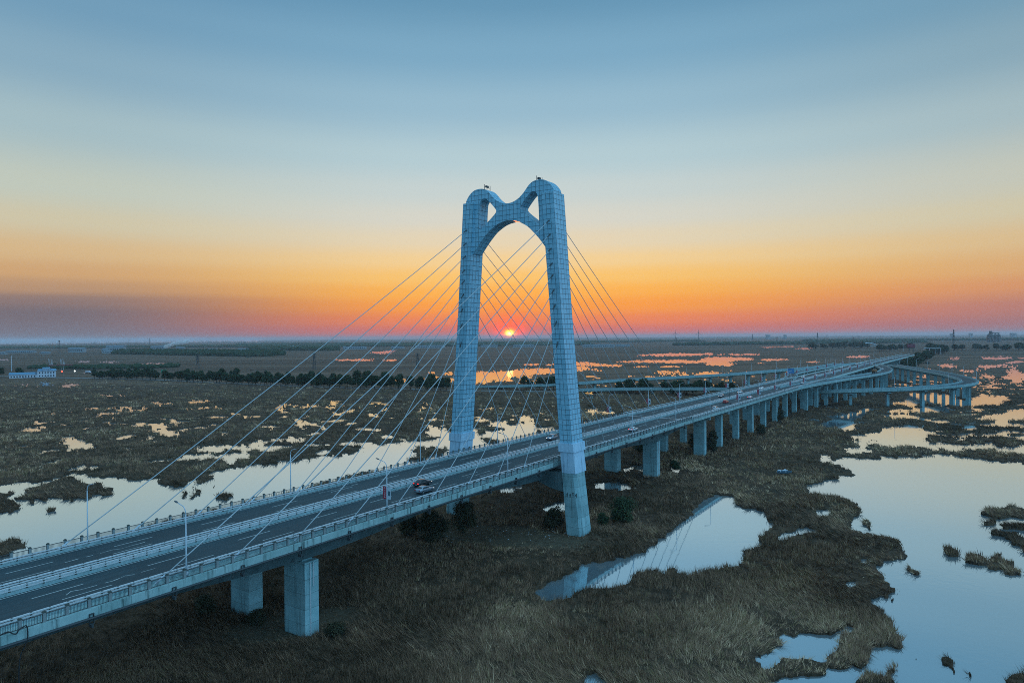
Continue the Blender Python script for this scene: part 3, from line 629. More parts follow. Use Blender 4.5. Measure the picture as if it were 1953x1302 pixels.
# grid lines: fans out with distance so that every part of the marsh is equally fine (azimuth ratio a = x / y, nearness q = 1 / y)
ca = np.concatenate([np.linspace(-2.0, -0.84, 24)[:-1], np.arange(-0.84, 0.8401, 0.00115), np.linspace(0.84, 2.0, 24)[1:]])
qr = np.concatenate([np.arange(1.6, 60, 0.55), np.arange(60, 400, 1.1), np.arange(400, 720, 1.4), np.arange(720, 1100, 8.0)]) / 67704.0
NC, NR = len(ca), len(qr)
mask = np.zeros((NR, NC), np.float32)
for kd, fl in POLYS:
    p = np.array(fl, float).reshape(-1, 2)
    cx_ = np.interp(p[:, 0] / p[:, 1], ca, np.arange(NC)); ry_ = np.interp(1.0 / p[:, 1], qr, np.arange(NR))
    c0, c1 = int(max(0, cx_.min() - 1)), int(min(NC - 1, cx_.max() + 1)); r0, r1 = int(max(0, ry_.min() - 1)), int(min(NR - 1, ry_.max() + 1))
    if c1 <= c0 or r1 <= r0: continue
    cc = np.arange(c0, c1 + 1)[None, :]; rr = np.arange(r0, r1 + 1)[:, None]
    ins = np.zeros((r1 - r0 + 1, c1 - c0 + 1), bool)
    x1_, y1_ = cx_[-1], ry_[-1]
    for x2_, y2_ in zip(cx_, ry_):
        if y1_ != y2_:
            ins ^= ((y1_ > rr) != (y2_ > rr)) & (cc < (x2_ - x1_) * (rr - y1_) / (y2_ - y1_) + x1_)
        x1_, y1_ = x2_, y2_
    mask[r0:r1 + 1, c0:c1 + 1][ins] = kd
A, Q = np.meshgrid(ca, qr); GY = 1.0 / Q; GX = A * GY
# ragged shores: look the outline up at a place shifted by metre-sized noise
n1 = fbm(GX, GY, 7.0, 3, 3.3) - 0.5; n2 = fbm(GX, GY, 7.0, 3, 71.7) - 0.5
n3 = fbm(GX, GY, 2.2, 2, 31.0) - 0.5; n4 = fbm(GX, GY, 2.2, 2, 91.0) - 0.5
Rw = np.arange(NR)[:, None] + 6.0 * n1 + 7.0 * n3; Cl = np.arange(NC)[None, :] + 13.0 * n2 + 11.0 * n4
wet = mask[np.clip(np.rint(Rw), 0, NR - 1).astype(int), np.clip(np.rint(Cl), 0, NC - 1).astype(int)]
del Rw, Cl
# many small pools that the outlines are too coarse for: left marsh, far right marsh, middle distance
def patch(cx, cy, rx, ry):
    return np.clip(1.3 - ((GX - cx) / rx) ** 2 - ((GY - cy) / ry) ** 2, 0, 1)
zone_w = np.maximum.reduce([patch(-150, 400, 150, 95), patch(-30, 420, 90, 90), patch(300, 420, 110, 130) * 0.8, patch(420, 760, 160, 230), patch(200, 800, 220, 110) * 0.5, patch(-250, 330, 90, 60) * 0.8])
small = fbm(GX, GY * 0.8, 11.0, 3, 55.0) + 0.10 * (fbm(GX, GY, 60.0, 2, 5.5) - 0.5)
wet = np.where((small > 0.765 - 0.075 * zone_w) & (zone_w > 0.05), 1.0, wet).astype(np.float32)
tuft = fbm(GX, GY, 3.2, 2, 66.0)
edge = wet.copy()
for _ in range(4):
    s_ = edge.copy(); s_[1:-1, 1:-1] = (edge[1:-1, 1:-1] * 2 + edge[:-2, 1:-1] + edge[2:, 1:-1] + edge[1:-1, :-2] + edge[1:-1, 2:]) / 6.0; edge = s_
wet = np.where((wet > 0.5) & (edge < 0.93) & (tuft > 0.64) & (GY < 700), 0.0, wet).astype(np.float32)
# reeds stand about a metre above the water, so a near bank hides a strip of it: set that strip back
rstep = np.gradient(qr) * 67704.0
for hh_ in (0.25, 0.5):
    kk_ = np.rint(hh_ * 1302.0 * qr / rstep).astype(int)
    wet = np.maximum(wet, wet[np.clip(np.arange(NR) - kk_, 0, NR - 1)])

soft = wet.copy()
for _ in range(3):
    s_ = soft.copy(); s_[1:-1, 1:-1] = (soft[1:-1, 1:-1] * 2 + soft[:-2, 1:-1] + soft[2:, 1:-1] + soft[1:-1, :-2] + soft[1:-1, 2:]) / 6.0; soft = s_
mound = fbm(GX, GY, 9.0, 3, 7.7); fine = vnoise(GX, GY, 1.6, 5.0)
farf = np.clip((GY - 330) / 330, 0, 1)
fade = np.interp(GY, [450, 1000, 3000], [1.0, 0.4, 0.12])
canopy = (0.12 + 0.75 * mound) * (1 - farf) + (0.3 + 1.1 * np.clip(mound - 0.3, 0, 1) + 0.35 * fine) * farf * fade
# dry mown ground around the pylon foot
def zone(cx, cy, rx, ry, ang):
    c_, s__ = math.cos(ang), math.sin(ang); dx = GX - cx; dy = GY - cy
    d = ((dx * c_ + dy * s__) / rx) ** 2 + ((-dx * s__ + dy * c_) / ry) ** 2
    return np.clip(1.4 - d + (mound - 0.5) * 1.5, 0, 1)
bare = np.maximum(zone(-1, 176, 24, 9, R(-15)), zone(-40, 122, 13, 6, R(25))).astype(np.float32)
canopy = canopy * (1 - 0.7 * bare) + 0.3 * bare
GZ = np.where(wet > 0.5, -0.7, np.clip(canopy * np.clip((1.05 - soft) * 1.8, 0.35, 1), 0.06, 4))
co = np.empty((NR * NC, 3), np.float32); co[:, 0] = GX.ravel(); co[:, 1] = GY.ravel(); co[:, 2] = GZ.ravel()
def big_mesh(name, co, faces, material, attrs=()):
    me = bpy.data.meshes.new(name); nf, k = faces.shape
    me.vertices.add(len(co)); me.vertices.foreach_set('co', np.ascontiguousarray(co, np.float32).ravel())
    me.loops.add(nf * k); me.loops.foreach_set('vertex_index', np.ascontiguousarray(faces, np.int32).ravel())
    me.polygons.add(nf); me.polygons.foreach_set('loop_start', np.arange(0, nf * k, k, dtype=np.int32)); me.polygons.foreach_set('loop_total', np.full(nf, k, np.int32))
    me.update(calc_edges=True)
    for an, arr in attrs:
        at_ = me.attributes.new(an, 'FLOAT', 'POINT'); at_.data.foreach_set('value', np.ascontiguousarray(arr, np.float32).ravel())
    me.materials.append(material)
    return me
idx = np.arange(NR * NC, dtype=np.int32).reshape(NR, NC)
fq = np.stack([idx[:-1, :-1], idx[1:, :-1], idx[1:, 1:], idx[:-1, 1:]], -1).reshape(-1, 4)
g = put('marsh_ground', big_mesh('marsh_ground', co, fq, M['ground'], (('bare', bare),)))
tag(g, kind='structure')
mbw = MB(); mbw.add([(-95000, -900, 0), (95000, -900, 0), (95000, 43000, 0), (-95000, 43000, 0)], [(0, 1, 2, 3)])
tag(mbw.build('water', M['water']), kind='structure')

# reeds in tufts over all the land within about a kilometre, tufts and blades broader where they are farther off
NTF, PER = 132000, 10
land = (wet < 0.5) & (GY < 1050) & (GY > 72) & (np.abs(A) < 0.9)
cand = np.flatnonzero(land.ravel())
rowh = np.gradient(qr) * 67704.0
md = mound.ravel()[cand]
wt = np.repeat(rowh, NC)[cand] * (1.0 - 0.6 * bare.ravel()[cand]) * np.clip((1050 - GY.ravel()[cand]) / 500.0, 0.12, 1) * np.clip(0.25 + 2.2 * (md - 0.3), 0.18, 1.2)
wt = np.cumsum(wt); pick = cand[np.searchsorted(wt, rng.random(NTF) * wt[-1])]
pr, pc = pick // NC, pick % NC
qa = qr[pr] + (rng.random(NTF) - 0.5) * np.gradient(qr)[pr]; aa = ca[pc] + (rng.random(NTF) - 0.5) * np.gradient(ca)[pc]
ty_ = 1.0 / qa; tx_ = aa * ty_; tz_ = GZ.ravel()[pick]
t_bare = bare.ravel()[pick]; t_soft = soft.ravel()[pick]
spread = np.interp(ty_, [100, 200, 400, 800], [0.42, 0.7, 1.5, 2.6]) * (0.5 + 1.0 * rng.random(NTF))
t_h = (0.7 + 0.9 * rng.random(NTF)) * (0.6 + 0.9 * fbm(tx_, ty_, 14.0, 2, 2.2)) * (1 - 0.65 * t_bare) * np.clip(1.1 - 0.8 * t_soft, 0.4, 1)
t_h *= np.interp(ty_, [100, 180, 300, 600, 1000], [1.0, 1.05, 1.2, 1.25, 1.0])
t_ph = 2.6 + 5.0 * (fbm(tx_, ty_, 34.0, 2, 44.0) - 0.5) + rng.normal(0, 0.6, NTF)
t_ln = np.clip(0.3 + 2.2 * (fbm(tx_, ty_, 16.0, 2, 8.8) - 0.3), 0.1, 1.35) * np.interp(ty_, [150, 350], [1.0, 0.5])
t_tone = np.interp(ty_, [180, 320], [0.06, 0.16]) + 1.0 * (fbm(tx_, ty_, 24.0, 3, 17.0) - 0.12) + 0.5 * (fbm(tx_, ty_, 90.0, 2, 23.0) - 0.5) + rng.normal(0, 0.2, NTF)
rep = lambda q: np.repeat(q, PER)
NB = NTF * PER
oa = rng.random(NB) * 6.2832; orad = np.sqrt(rng.random(NB)) * rep(spread)
bx = rep(tx_) + orad * np.cos(oa); by = rep(ty_) + orad * np.sin(oa); bz = rep(tz_) - 0.15
hgt = rep(t_h) * (0.6 + 0.6 * rng.random(NB)) * (1.1 - 0.6 * (orad / rep(spread)) ** 2)
wid = 0.62 * by / 683.0 * (0.45 + 0.9 * rng.random(NB))
out_ = 0.45 * orad / rep(spread)
lx = rep(t_ln * np.cos(t_ph)) + out_ * np.cos(oa) + rng.normal(0, 0.13, NB); ly = rep(t_ln * np.sin(t_ph)) + out_ * np.sin(oa) + rng.normal(0, 0.13, NB)
ll = np.sqrt(lx * lx + ly * ly); hz = hgt * np.sqrt(np.clip(1 - 0.42 * ll * ll, 0.1, 1))
yaw = rng.random(NB) * 6.2832
v = np.empty((NB, 3, 3), np.float32)
for k_, sg in ((0, -1), (1, 1)):
    v[:, k_, 0] = bx + sg * 0.5 * wid * np.cos(yaw); v[:, k_, 1] = by + sg * 0.5 * wid * np.sin(yaw); v[:, k_, 2] = bz
v[:, 2, 0] = bx + lx * hgt; v[:, 2, 1] = by + ly * hgt; v[:, 2, 2] = bz + hz
tone = np.clip(rep(t_tone) + rng.normal(0, 0.10, NB), 0, 1)
rd = put('reeds', big_mesh('reeds', v.reshape(-1, 3), np.arange(NB * 3, dtype=np.int32).reshape(-1, 3), M['reed'], (('tone', np.repeat(tone, 3)),)))
tag(rd, 'dense brown reeds covering the marsh between the pools', 'reeds', kind='stuff')
del v, tone, hgt, wid, lx, ly, ll, hz, yaw, oa, orad, bx, by, bz
# ------------------------------------------------------------------ cable-stayed bridge
B0, B1, VEND = -330.0, 104.0, 1500.0
bridge = thing('cable_stayed_bridge', 'cable-stayed road bridge with a tall pale blue twin-legged pylon over the marsh', 'bridge', MATB)
def srange(a, b, st):
    n = max(1, int(round((b - a) / st))); return [a + (b - a) * i / n for i in range(n + 1)]
ZB = ([-340, -130, -105, -90, -78, -66, -52, -40, -25, -10, 0, 10, 25, 40, 55, 66, 75, 85, 104],
      [16.5, 16.5, 16.5, 15.5, 15.1, 15.5, 16.5, 16.8, 16.3, 15.2, 14.9, 15.2, 16.3, 16.7, 16.0, 15.2, 14.9, 15.4, 16.7])
mb = MB(); loops = []; gl = []
for s in srange(B0, B1, 4.0):
    z = zd(s); zb = float(np.interp(s, *ZB))
    loops.append([(15.2, s, z), (15.2, s, z - 1.05), (12.6, s, z - 1.4), (-12.6, s, z - 1.4), (-15.2, s, z - 1.05), (-15.2, s, z)])
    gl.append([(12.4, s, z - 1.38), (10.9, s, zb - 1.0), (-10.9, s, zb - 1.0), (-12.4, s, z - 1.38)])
mb.loft(loops); mb.build('deck', M['concrete_deck'], bridge)
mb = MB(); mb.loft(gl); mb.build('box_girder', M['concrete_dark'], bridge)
def strip(t0, t1, dz, a, b, st=8.0, mbx=None):
    m_ = mbx or MB(); ss = srange(a, b, st); vs = []
    for s in ss: vs += [(t0, s, zd(s) + dz), (t1, s, zd(s) + dz)]
    m_.add(vs, [(2 * i, 2 * i + 1, 2 * i + 3, 2 * i + 2) for i in range(len(ss) - 1)]); return m_
def carriageways(parent, a, b):
    for t0, t1 in ((1.5, 12.5), (-12.5, -1.5)):
        o = strip(t0, t1, 0.02, a, b).build('carriageway', M['asphalt'], parent)
    for sg in (1, -1):
        m_ = MB()
        for t in (1.95, 12.0):
            strip(sg * t - 0.09, sg * t + 0.09, 0.026, a, b, 8.0, m_)
        o = m_.build('edge_line', M['white_line'], parent)
        m_ = MB()
        for t in (5.1, 8.85):
            s = math.ceil(a / 15.0) * 15.0
            while s < b - 6: strip(sg * t - 0.08, sg * t + 0.08, 0.026, s + (2 if t > 6 else 0), s + 6.2 + (2 if t > 6 else 0), 8.0, m_); s += 15.0
        m_.build('lane_dash', M['white_line'], parent)
carriageways(bridge, B0, B1)
# pale sealed cracks wandering along the lanes
m_ = MB(); rr = random.Random(5)
for t0, a, ln in ((10.9, -128, 34), (11.2, -92, 22), (10.6, -64, 18), (7.2, -118, 14), (11.0, -40, 16), (6.8, -30, 10), (-7.0, -112, 14), (-10.2, -60, 12), (10.4, -14, 20), (10.8, -104, 9)):
    pts = [(t0 + 0.55 * (rr.random() - 0.5) * 2 * (0.4 + 0.6 * math.sin(i * 0.9)), a + i * 1.0) for i in range(ln)]
    for (ta, sa), (tb, sb) in zip(pts, pts[1:]):
        wd = 0.03 + 0.06 * rr.random()
        if rr.random() < 0.85: m_.add([(ta - wd, sa, zd(sa) + 0.03), (ta + wd, sa, zd(sa) + 0.03), (tb + wd, sb, zd(sb) + 0.03), (tb - wd, sb, zd(sb) + 0.03)], [(0, 1, 2, 3)])
m_.build('road_crack', M['white_line'], bridge)
# pale expansion joints where the bridge meets the viaduct
m_ = MB()
for t0, t1 in ((1.6, 12.4), (-12.4, -1.6)):
    m_.add([(t0, 103.6, zd(103.6) + 0.034), (t1, 103.6, zd(103.6) + 0.034), (t1, 104.4, zd(104) + 0.034), (t0, 104.4, zd(104) + 0.034)], [(0, 1, 2, 3)])
m_.build('expansion_joint', M['rail_paint'], bridge)
# utility pipe along the near fascia, with its hangers
m_ = MB(); m_.tube([(15.4, s, zd(s) - 1.12) for s in srange(B0, 104, 8)], 0.17, 6); m_.build('utility_pipe', M['iron'], bridge)
m_ = MB()
for tt in (15.30,):
    m_.box(tt - 0.08, tt + 0.14, -0.28, -0.2, -0.75, 0.55); m_.box(tt - 0.08, tt + 0.14, 0.2, 0.28, -0.75, 0.55); m_.box(tt - 0.08, tt + 0.14, -0.2, 0.2, 0.47, 0.55); m_.box(tt - 0.08, tt + 0.14, -0.2, 0.2, -0.75, -0.67)
    m_.box(tt - 0.5, tt + 0.3, -0.12, 0.12, -1.15, -0.76)
hang = m_.mesh('pipe_hanger', M['iron'])
for i in range(22):
    s = -128.0 + i * 10.6
    if abs(s) > 4: put('pipe_hanger', hang, bridge, (0, s, zd(s) - 1.1))

# ---- pylon
def t_in(z): return 18.35 - 0.078 * z
def t_out(z): return float(np.interp(z, [-2, 0, 24, 58, 90.5], [23.15, 22.9, 20.15, 17.2, 14.95]))
LZ = 90.4
for sg in (1, -1):
    m_ = MB(); zs = [24.2 + (LZ - 24.2) * q / 50 for q in range(51)]; D = 2.9
    def ring(z): return [(sg * t_in(z), -D, z), (sg * t_out(z), -D, z), (sg * t_out(z), D, z), (sg * t_in(z), D, z)]
    for z0, z1 in zip(zs, zs[1:]):
        a, b = ring(z0), ring(z1)
        for j, ncol in enumerate((3, 4, 3, 4)):
            k = (j + 1) % 4; u0 = j * 11 + (50 if sg < 0 else 0); f = [a[j], a[k], b[k], b[j]]
            uv = [(u0, z0 / 1.32), (u0 + ncol, z0 / 1.32), (u0 + ncol, z1 / 1.32), (u0, z1 / 1.32)]
            if sg < 0: f = f[::-1]; uv = uv[::-1]
            m_.add(f, [(0, 1, 2, 3)], [uv])
    top = ring(LZ); m_.add(top if sg > 0 else top[::-1], [(0, 1, 2, 3)], [[(0.3, 0.3)] * 4])
    leg = m_.build('pylon_leg', M['cladding'], bridge)
    # band and pale and raw concrete foot
    def block(z0, z1, ex, cham, name, material):
        m_ = MB(); lp = []
        for z in (z0, z1):
            i, o = t_in(z) - ex, t_out(z) + ex; d = D + ex; c_ = cham
            q = [(i, -d), (o - c_, -d), (o, -d + c_), (o, d - c_), (o - c_, d), (i, d)] if c_ else [(i, -d), (o, -d), (o, d), (i, d)]
            lp.append([(sg * t, s, z) for t, s in (q if sg > 0 else q[::-1])])
        m_.loft(lp); m_.build(name, material, leg)
    block(22.0, 24.25, 0.38, 0, 'collar', M['concrete_light'])
    block(16.5, 21.99, 0.06, 0, 'upper_plinth', M['concrete_light'])
    block(-2.0, 16.49, 0.0, 0.75, 'lower_plinth', M['concrete_raw'])
    # anchor sleeves and cables
    ANZ = [82.8, 79.1, 75.4, 71.5, 68.4, 64.5, 60.5, 56.1, 50.8]
    for i, za in enumerate(ANZ):
        tc_ = sg * 0.5 * (t_in(za) + t_out(za)); sd_ = 108.8 - 11.46 * i
        for fb in (-1, 1):
            A_ = Vector((tc_, fb * 2.85, za)); E_ = Vector((sg * 14.2, fb * sd_, zd(fb * sd_) + 0.25)); d = (E_ - A_).normalized()
            n_ = 14; pts = []
            L = (E_ - A_).length
            for q in range(n_ + 1):
                u = q / n_; p = A_.lerp(E_, u); p.z -= 4 * u * (1 - u) * L * 0.006; pts.append(p)
            cb = MB(); cb.tube(pts, 0.088, 6); cb = cb.build('stay_cable', M['cable'], bridge, True)
            m_ = MB(); m_.tube([A_ - d * 0.2, A_ + d * 1.8], 0.15, 8); m_.build('anchor_sleeve', M['iron'], cb)
            m_ = MB(); m_.tube([E_ - d * 1.6, E_], 0.15, 8); m_.build('anchor_sleeve', M['lamp_paint'], cb)
# painted characters left on the near leg's front
m_ = MB(); rr = random.Random(3)
for ch in range(4):
    t0 = 18.2 + ch * 0.85
    for k in range(6):
        if rr.random() < 0.5: x = t0 + 0.62 * rr.random(); m_.box(x, x + 0.09, -2.925, -2.89, 10.2 + 0.4 * rr.random(), 11.6 - 0.3 * rr.random())
        else: z_ = 10.3 + 1.2 * rr.random(); x = t0 + 0.1 * rr.random(); m_.box(x, x + 0.5, -2.925, -2.89, z_, z_ + 0.1)
m_.build('lettering', M['iron'], bridge)

# portal frame between the legs: double-humped crown with two windows and an arch
half = [(0.1, 88.97), (1.0, 89.05), (2.3, 89.4), (3.75, 90.15), (5.1, 91.25), (6.05, 92.3), (7.0, 93.25), (8.1, 93.9), (9.4, 94.15), (10.75, 94.1), (11.85, 93.82), (13.05, 93.05), (13.95, 92.05), (14.5, 91.2), (14.62, 90.6)]
archh = [(0.1, 84.25), (1.7, 84.08), (3.4, 83.6), (4.8, 82.9), (6.4, 81.95), (8.1, 80.4), (9.7, 78.75), (11.0, 77.2), (12.05, 75.85)]
holeh = [(9.2, 90.75), (8.85, 91.1), (8.3, 91.22), (7.55, 91.08), (6.6, 90.4), (5.6, 89.4), (4.7, 88.4), (4.15, 87.75), (4.0, 87.3), (4.15, 86.85), (4.75, 86.25), (6.1, 85.15), (7.6, 84.0), (9.0, 82.85), (9.55, 82.42), (9.95, 82.55), (10.05, 83.2), (9.98, 85.3), (9.88, 87.4), (9.7, 89.4), (9.55, 90.2)]
def smooth_line(pts, n=3):
    out = []
    for i in range(len(pts) - 1):
        p0 = pts[max(0, i - 1)]; p1 = pts[i]; p2 = pts[i + 1]; p3 = pts[min(len(pts) - 1, i + 2)]
        for q in range(n):
            u = q / n
            out.append(tuple(0.5 * ((2 * p1[k]) + (-p0[k] + p2[k]) * u + (2 * p0[k] - 5 * p1[k] + 4 * p2[k] - p3[k]) * u * u + (-p0[k] + 3 * p1[k] - 3 * p2[k] + p3[k]) * u ** 3) for k in (0, 1)))
    out.append(pts[-1]); return out
h1, a1 = smooth_line(half), smooth_line(archh)
side = [(14.3, 86.0), (13.9, 80.0), (13.5, 75.85)]
right = h1 + side; left_ = [(-t, z) for t, z in right]
outer = left_[::-1] + right[1:] if False else [(-t, z) for t, z in reversed(h1 + side)] + h1 + side + list(reversed(a1)) + [(-t, z) for t, z in a1]
hol = smooth_line(holeh + [holeh[0]])[:-1]
loopsP = [outer, hol, [(-t, z) for t, z in reversed(hol)]]
tri = tessellate_polygon([[Vector((t, z, 0)) for t, z in l] for l in loopsP])
allp = [p for l in loopsP for p in l]
m_ = MB(); FD = 2.05
for sgn in (-1, 1):
    for f in tri:
        ps = [allp[i] for i in f]
        ar = (ps[1][0] - ps[0][0]) * (ps[2][1] - ps[0][1]) - (ps[2][0] - ps[0][0]) * (ps[1][1] - ps[0][1])
        if abs(ar) < 1e-9: continue
        if (ar > 0) != (sgn < 0): ps = ps[::-1]
        m_.add([(t, sgn * FD, z) for t, z in ps], [(0, 1, 2)], [[(t / 1.2 + 200.5, z / 1.32) for t, z in ps]])
for li, l in enumerate(loopsP):
    acc = 0.0
    for i in range(len(l)):
        p, q = l[i], l[(i + 1) % len(l)]; d = math.hypot(q[0] - p[0], q[1] - p[1])
        m_.add([(p[0], -FD, p[1]), (q[0], -FD, q[1]), (q[0], FD, q[1]), (p[0], FD, p[1])], [(0, 1, 2, 3)], [[(300.0, acc / 1.3), (300.0, (acc + d) / 1.3), (303.0, (acc + d) / 1.3), (303.0, acc / 1.3)]])
        acc += d
m_.build('portal_frame', M['cladding'], bridge)
# small beacons and rails on the two humps
for sg in (1, -1):
    m_ = MB(); tt = sg * 8.9 if sg > 0 else -8.6
    for s_ in (-1.3, 1.5): m_.box(tt - 0.06, tt + 0.06, s_, s_ + 0.12, 93.9, 95.5)
    m_.box(tt - 0.25, tt + 0.25, -0.5, 0.6, 94.75, 95.25); m_.box(tt - 0.04, tt + 0.04, -1.3, 1.5, 94.7, 94.78); m_.box(tt - 0.05, tt + 0.05, 0, 0.1, 93.9, 94.75)
    m_.build('beacon', M['iron'], bridge)
# cross girder under the deck between the legs
m_ = MB(); prof = [(-18.5, 16.4), (-18.2, 11.2), (-13.5, 11.9), (-9.5, 13.2), (-6, 14.2), (0, 14.6), (6, 14.2), (9.5, 13.2), (13.5, 11.9), (18.2, 11.2), (18.5, 16.4)]
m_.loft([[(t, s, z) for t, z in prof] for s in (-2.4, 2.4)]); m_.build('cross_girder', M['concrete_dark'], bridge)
# main piers
for s in (-79.5, 79.5):
    for t in (7.9, -7.9):
        m_ = MB(); m_.loft([[(-2.75, -1.5, z), (2.75, -1.5, z), (2.75, 1.5, z), (-2.75, 1.5, z)] for z in (-2, 13.4)])
        m_.box(-1.6, 1.6, -1.1, 1.1, 13.4, 14.3)
        pr_ = m_.build('pier', M['concrete_raw'], bridge); pr_.location = (t, s, 0)
        if t > 0: m_ = MB(); m_.tube([(2.86, -0.4, -1), (2.86, -0.4, 13.2)], 0.09, 6); m_.tube([(2.86, 0.3, 9), (2.86, 0.3, 13.2)], 0.09, 6); m_.build('drain_pipe', M['rail_paint'], pr_)

# ------------------------------------------------------------------ approach viaduct
viaduct = thing('viaduct', 'long concrete viaduct carrying the road from the bridge towards the horizon', 'viaduct', MATB)
m_ = MB()
m_.loft([[(15.2, s, zd(s)), (15.2, s, zd(s) - 1.0), (12.6, s, zd(s) - 1.75), (-12.6, s, zd(s) - 1.75), (-15.2, s, zd(s) - 1.0), (-15.2, s, zd(s))] for s in srange(104.6, VEND, 12)])
m_.build('deck', M['concrete_deck'], viaduct)
carriageways(viaduct, 104.6, VEND)
m_ = MB(); m_.box(-13.2, 13.2, -1.0, 1.0, -2.95, -1.76); capm = m_.mesh('pier_cap', M['concrete'])
def column(w, d, h):
    m_ = MB(); m_.loft([[(-w, -d, z), (w, -d, z), (w, d, z), (-w, d, z)] for z in (-1.5, h)]); return m_.mesh('pier', M['concrete_raw'])
s = 132.0; i = 0
while s < 1150:
    c_ = put('pier_cap', capm, viaduct, (0, s, zd(s)))
    pm = column(2.4 if i == 0 else 1.35, 1.3, zd(s) - 2.94)
    for t in (8.6, -8.6): put('pier', pm, viaduct, (t, s, 0))
    s += 27.2; i += 1

# ------------------------------------------------------------------ guardrails, railings
def beam(t0, t1, z0, z1, a, b, st=8.0, mbx=None):
    m_ = mbx or MB(); m_.loft([[(t0, s, zd(s) + z0), (t1, s, zd(s) + z0), (t1, s, zd(s) + z1), (t0, s, zd(s) + z1)] for s in srange(a, b, st)]); return m_
mbp = MB(); mbp.box(-0.09, 0.09, -0.08, 0.08, 0.3, 0.98); mbp.box(-0.12, 0.12, -0.1, 0.1, 0.28, 0.42); gpost = mbp.mesh('post', M['post_dark'])
mbp = MB(); mbp.box(-0.17, 0.17, -0.17, 0.17, 0.0, 1.22); rpost = mbp.mesh('post', M['post_concrete'])
mbp = MB(); mbp.box(-0.2, 0.2, -0.2, 0.2, 1.22, 1.34); mbp.box(-0.12, 0.12, -0.12, 0.12, 1.34, 1.42); rcap = mbp.mesh('post_cap', M['post_dark'])
def split_posts(root, pm, t, a, b, step, near, extra=None):
    ss = []; s = a
    while s < b: ss.append(s); s += step
    vis = [s for s in ss if s > -136]; vis.sort(); keep = set(vis[:100])
    rest = MB()
    for s in ss:
        if s in keep:
            o = put('post', pm, root, (t, s, zd(s)))
            if extra: put('post_cap', extra, o)
        else:
            vs = [(t + v_.co.x, s + v_.co.y, zd(s) + v_.co.z) for v_ in pm.vertices]; rest.add(vs, [tuple(p.vertices) for p in pm.polygons])
            if extra:
                rest.add([(t + v_.co.x, s + v_.co.y, zd(s) + v_.co.z) for v_ in extra.vertices], [tuple(p.vertices) for p in extra.polygons])
    o = rest.build('post', pm.materials[0], root); tag(o, kind='stuff')
def guardrail(t, a, b, label, group):
    r = thing('guardrail', label, 'guardrail', MATB, group)
    beam(t - 0.24, t + 0.24, 0.0, 0.32, a, b).build('kerb', M['concrete'], r)
    m_ = beam(t - 0.13, t + 0.13, 0.82, 0.96, a, b); m_.build('top_rail', M['rail_paint'], r)
    m_ = beam(t - 0.13, t + 0.13, 0.5, 0.64, a, b); m_.build('lower_rail', M['rail_paint'], r)
    split_posts(r, gpost, t, a + 1.0, b, 2.0 if b < 200 else 4.0, True)
GG = 'white two-bar guardrails along the carriageways'
for t, nm in ((12.85, 'between near lanes and near walkway'), (1.1, 'on near kerb of median'), (-1.1, 'on far kerb of median'), (-12.85, 'between far lanes and far walkway')):
    guardrail(t, B0, 104, 'white two-bar guardrail ' + nm + ' of cable-stayed bridge', GG)
    hi = 1100 if abs(t) < 2 else 420
    guardrail(t, 104.6, hi, 'white two-bar guardrail ' + nm + ' of viaduct', GG)
# median slab between the two inner rails
strip(-0.86, 0.86, 0.22, B0, 104).build('median_strip', M['concrete'], bridge)
strip(-0.86, 0.86, 0.22, 104.6, 1100).build('median_strip', M['concrete'], viaduct)
def railing(t, a, b, label, fine_a, fine_b):
    r = thing('railing', label, 'railing', MATB, 'railings on the outer edges of the deck')
    beam(t - 0.05, t + 0.05, 1.02, 1.10, a, b).build('handrail', M['iron'], r)
    beam(t - 0.04, t + 0.04, 0.14, 0.19, a, b).build('bottom_rail', M['iron'], r)
    beam(t - 0.2, t + 0.2, 0.0, 0.1, a, b).build('kerb', M['concrete_deck'], r)
    m_ = MB(); s = a
    while s < b:
        st = 0.16 if fine_a < s < fine_b else 0.42; w_ = 0.016 if fine_a < s < fine_b else 0.026
        z = zd(s); m_.box(t - w_, t + w_, s - w_, s + w_, z + 0.16, z + 1.04); s += st
    m_.build('infill_panel', M['iron'], r)
    split_posts(r, rpost, t, a + 0.9, b, 2.48, True, rcap)
railing(14.93, -230, 104, 'iron railing with concrete posts along the near edge of cable-stayed bridge', -135, -55)
railing(-14.93, -230, 104, 'iron railing with concrete posts along the far edge of cable-stayed bridge', -135, -70)
def parapet(t, a, b, label):
    r = thing('parapet', label, 'parapet', MATB, 'railings on the outer edges of the deck')
    beam(t - 0.12, t + 0.12, 1.0, 1.16, a, b, 12).build('handrail', M['rail_paint'], r)
    beam(t - 0.06, t + 0.06, 0.12, 0.72, a, b, 12).build('infill_panel', M['post_concrete'], r)
    split_posts(r, rpost, t, a + 0.9, b, 2.9, True)
parapet(14.93, 104.6, 420, 'pale barrier with posts along the near edge of viaduct')
parapet(-14.93, 104.6, 410, 'pale barrier with posts along the far edge of viaduct')
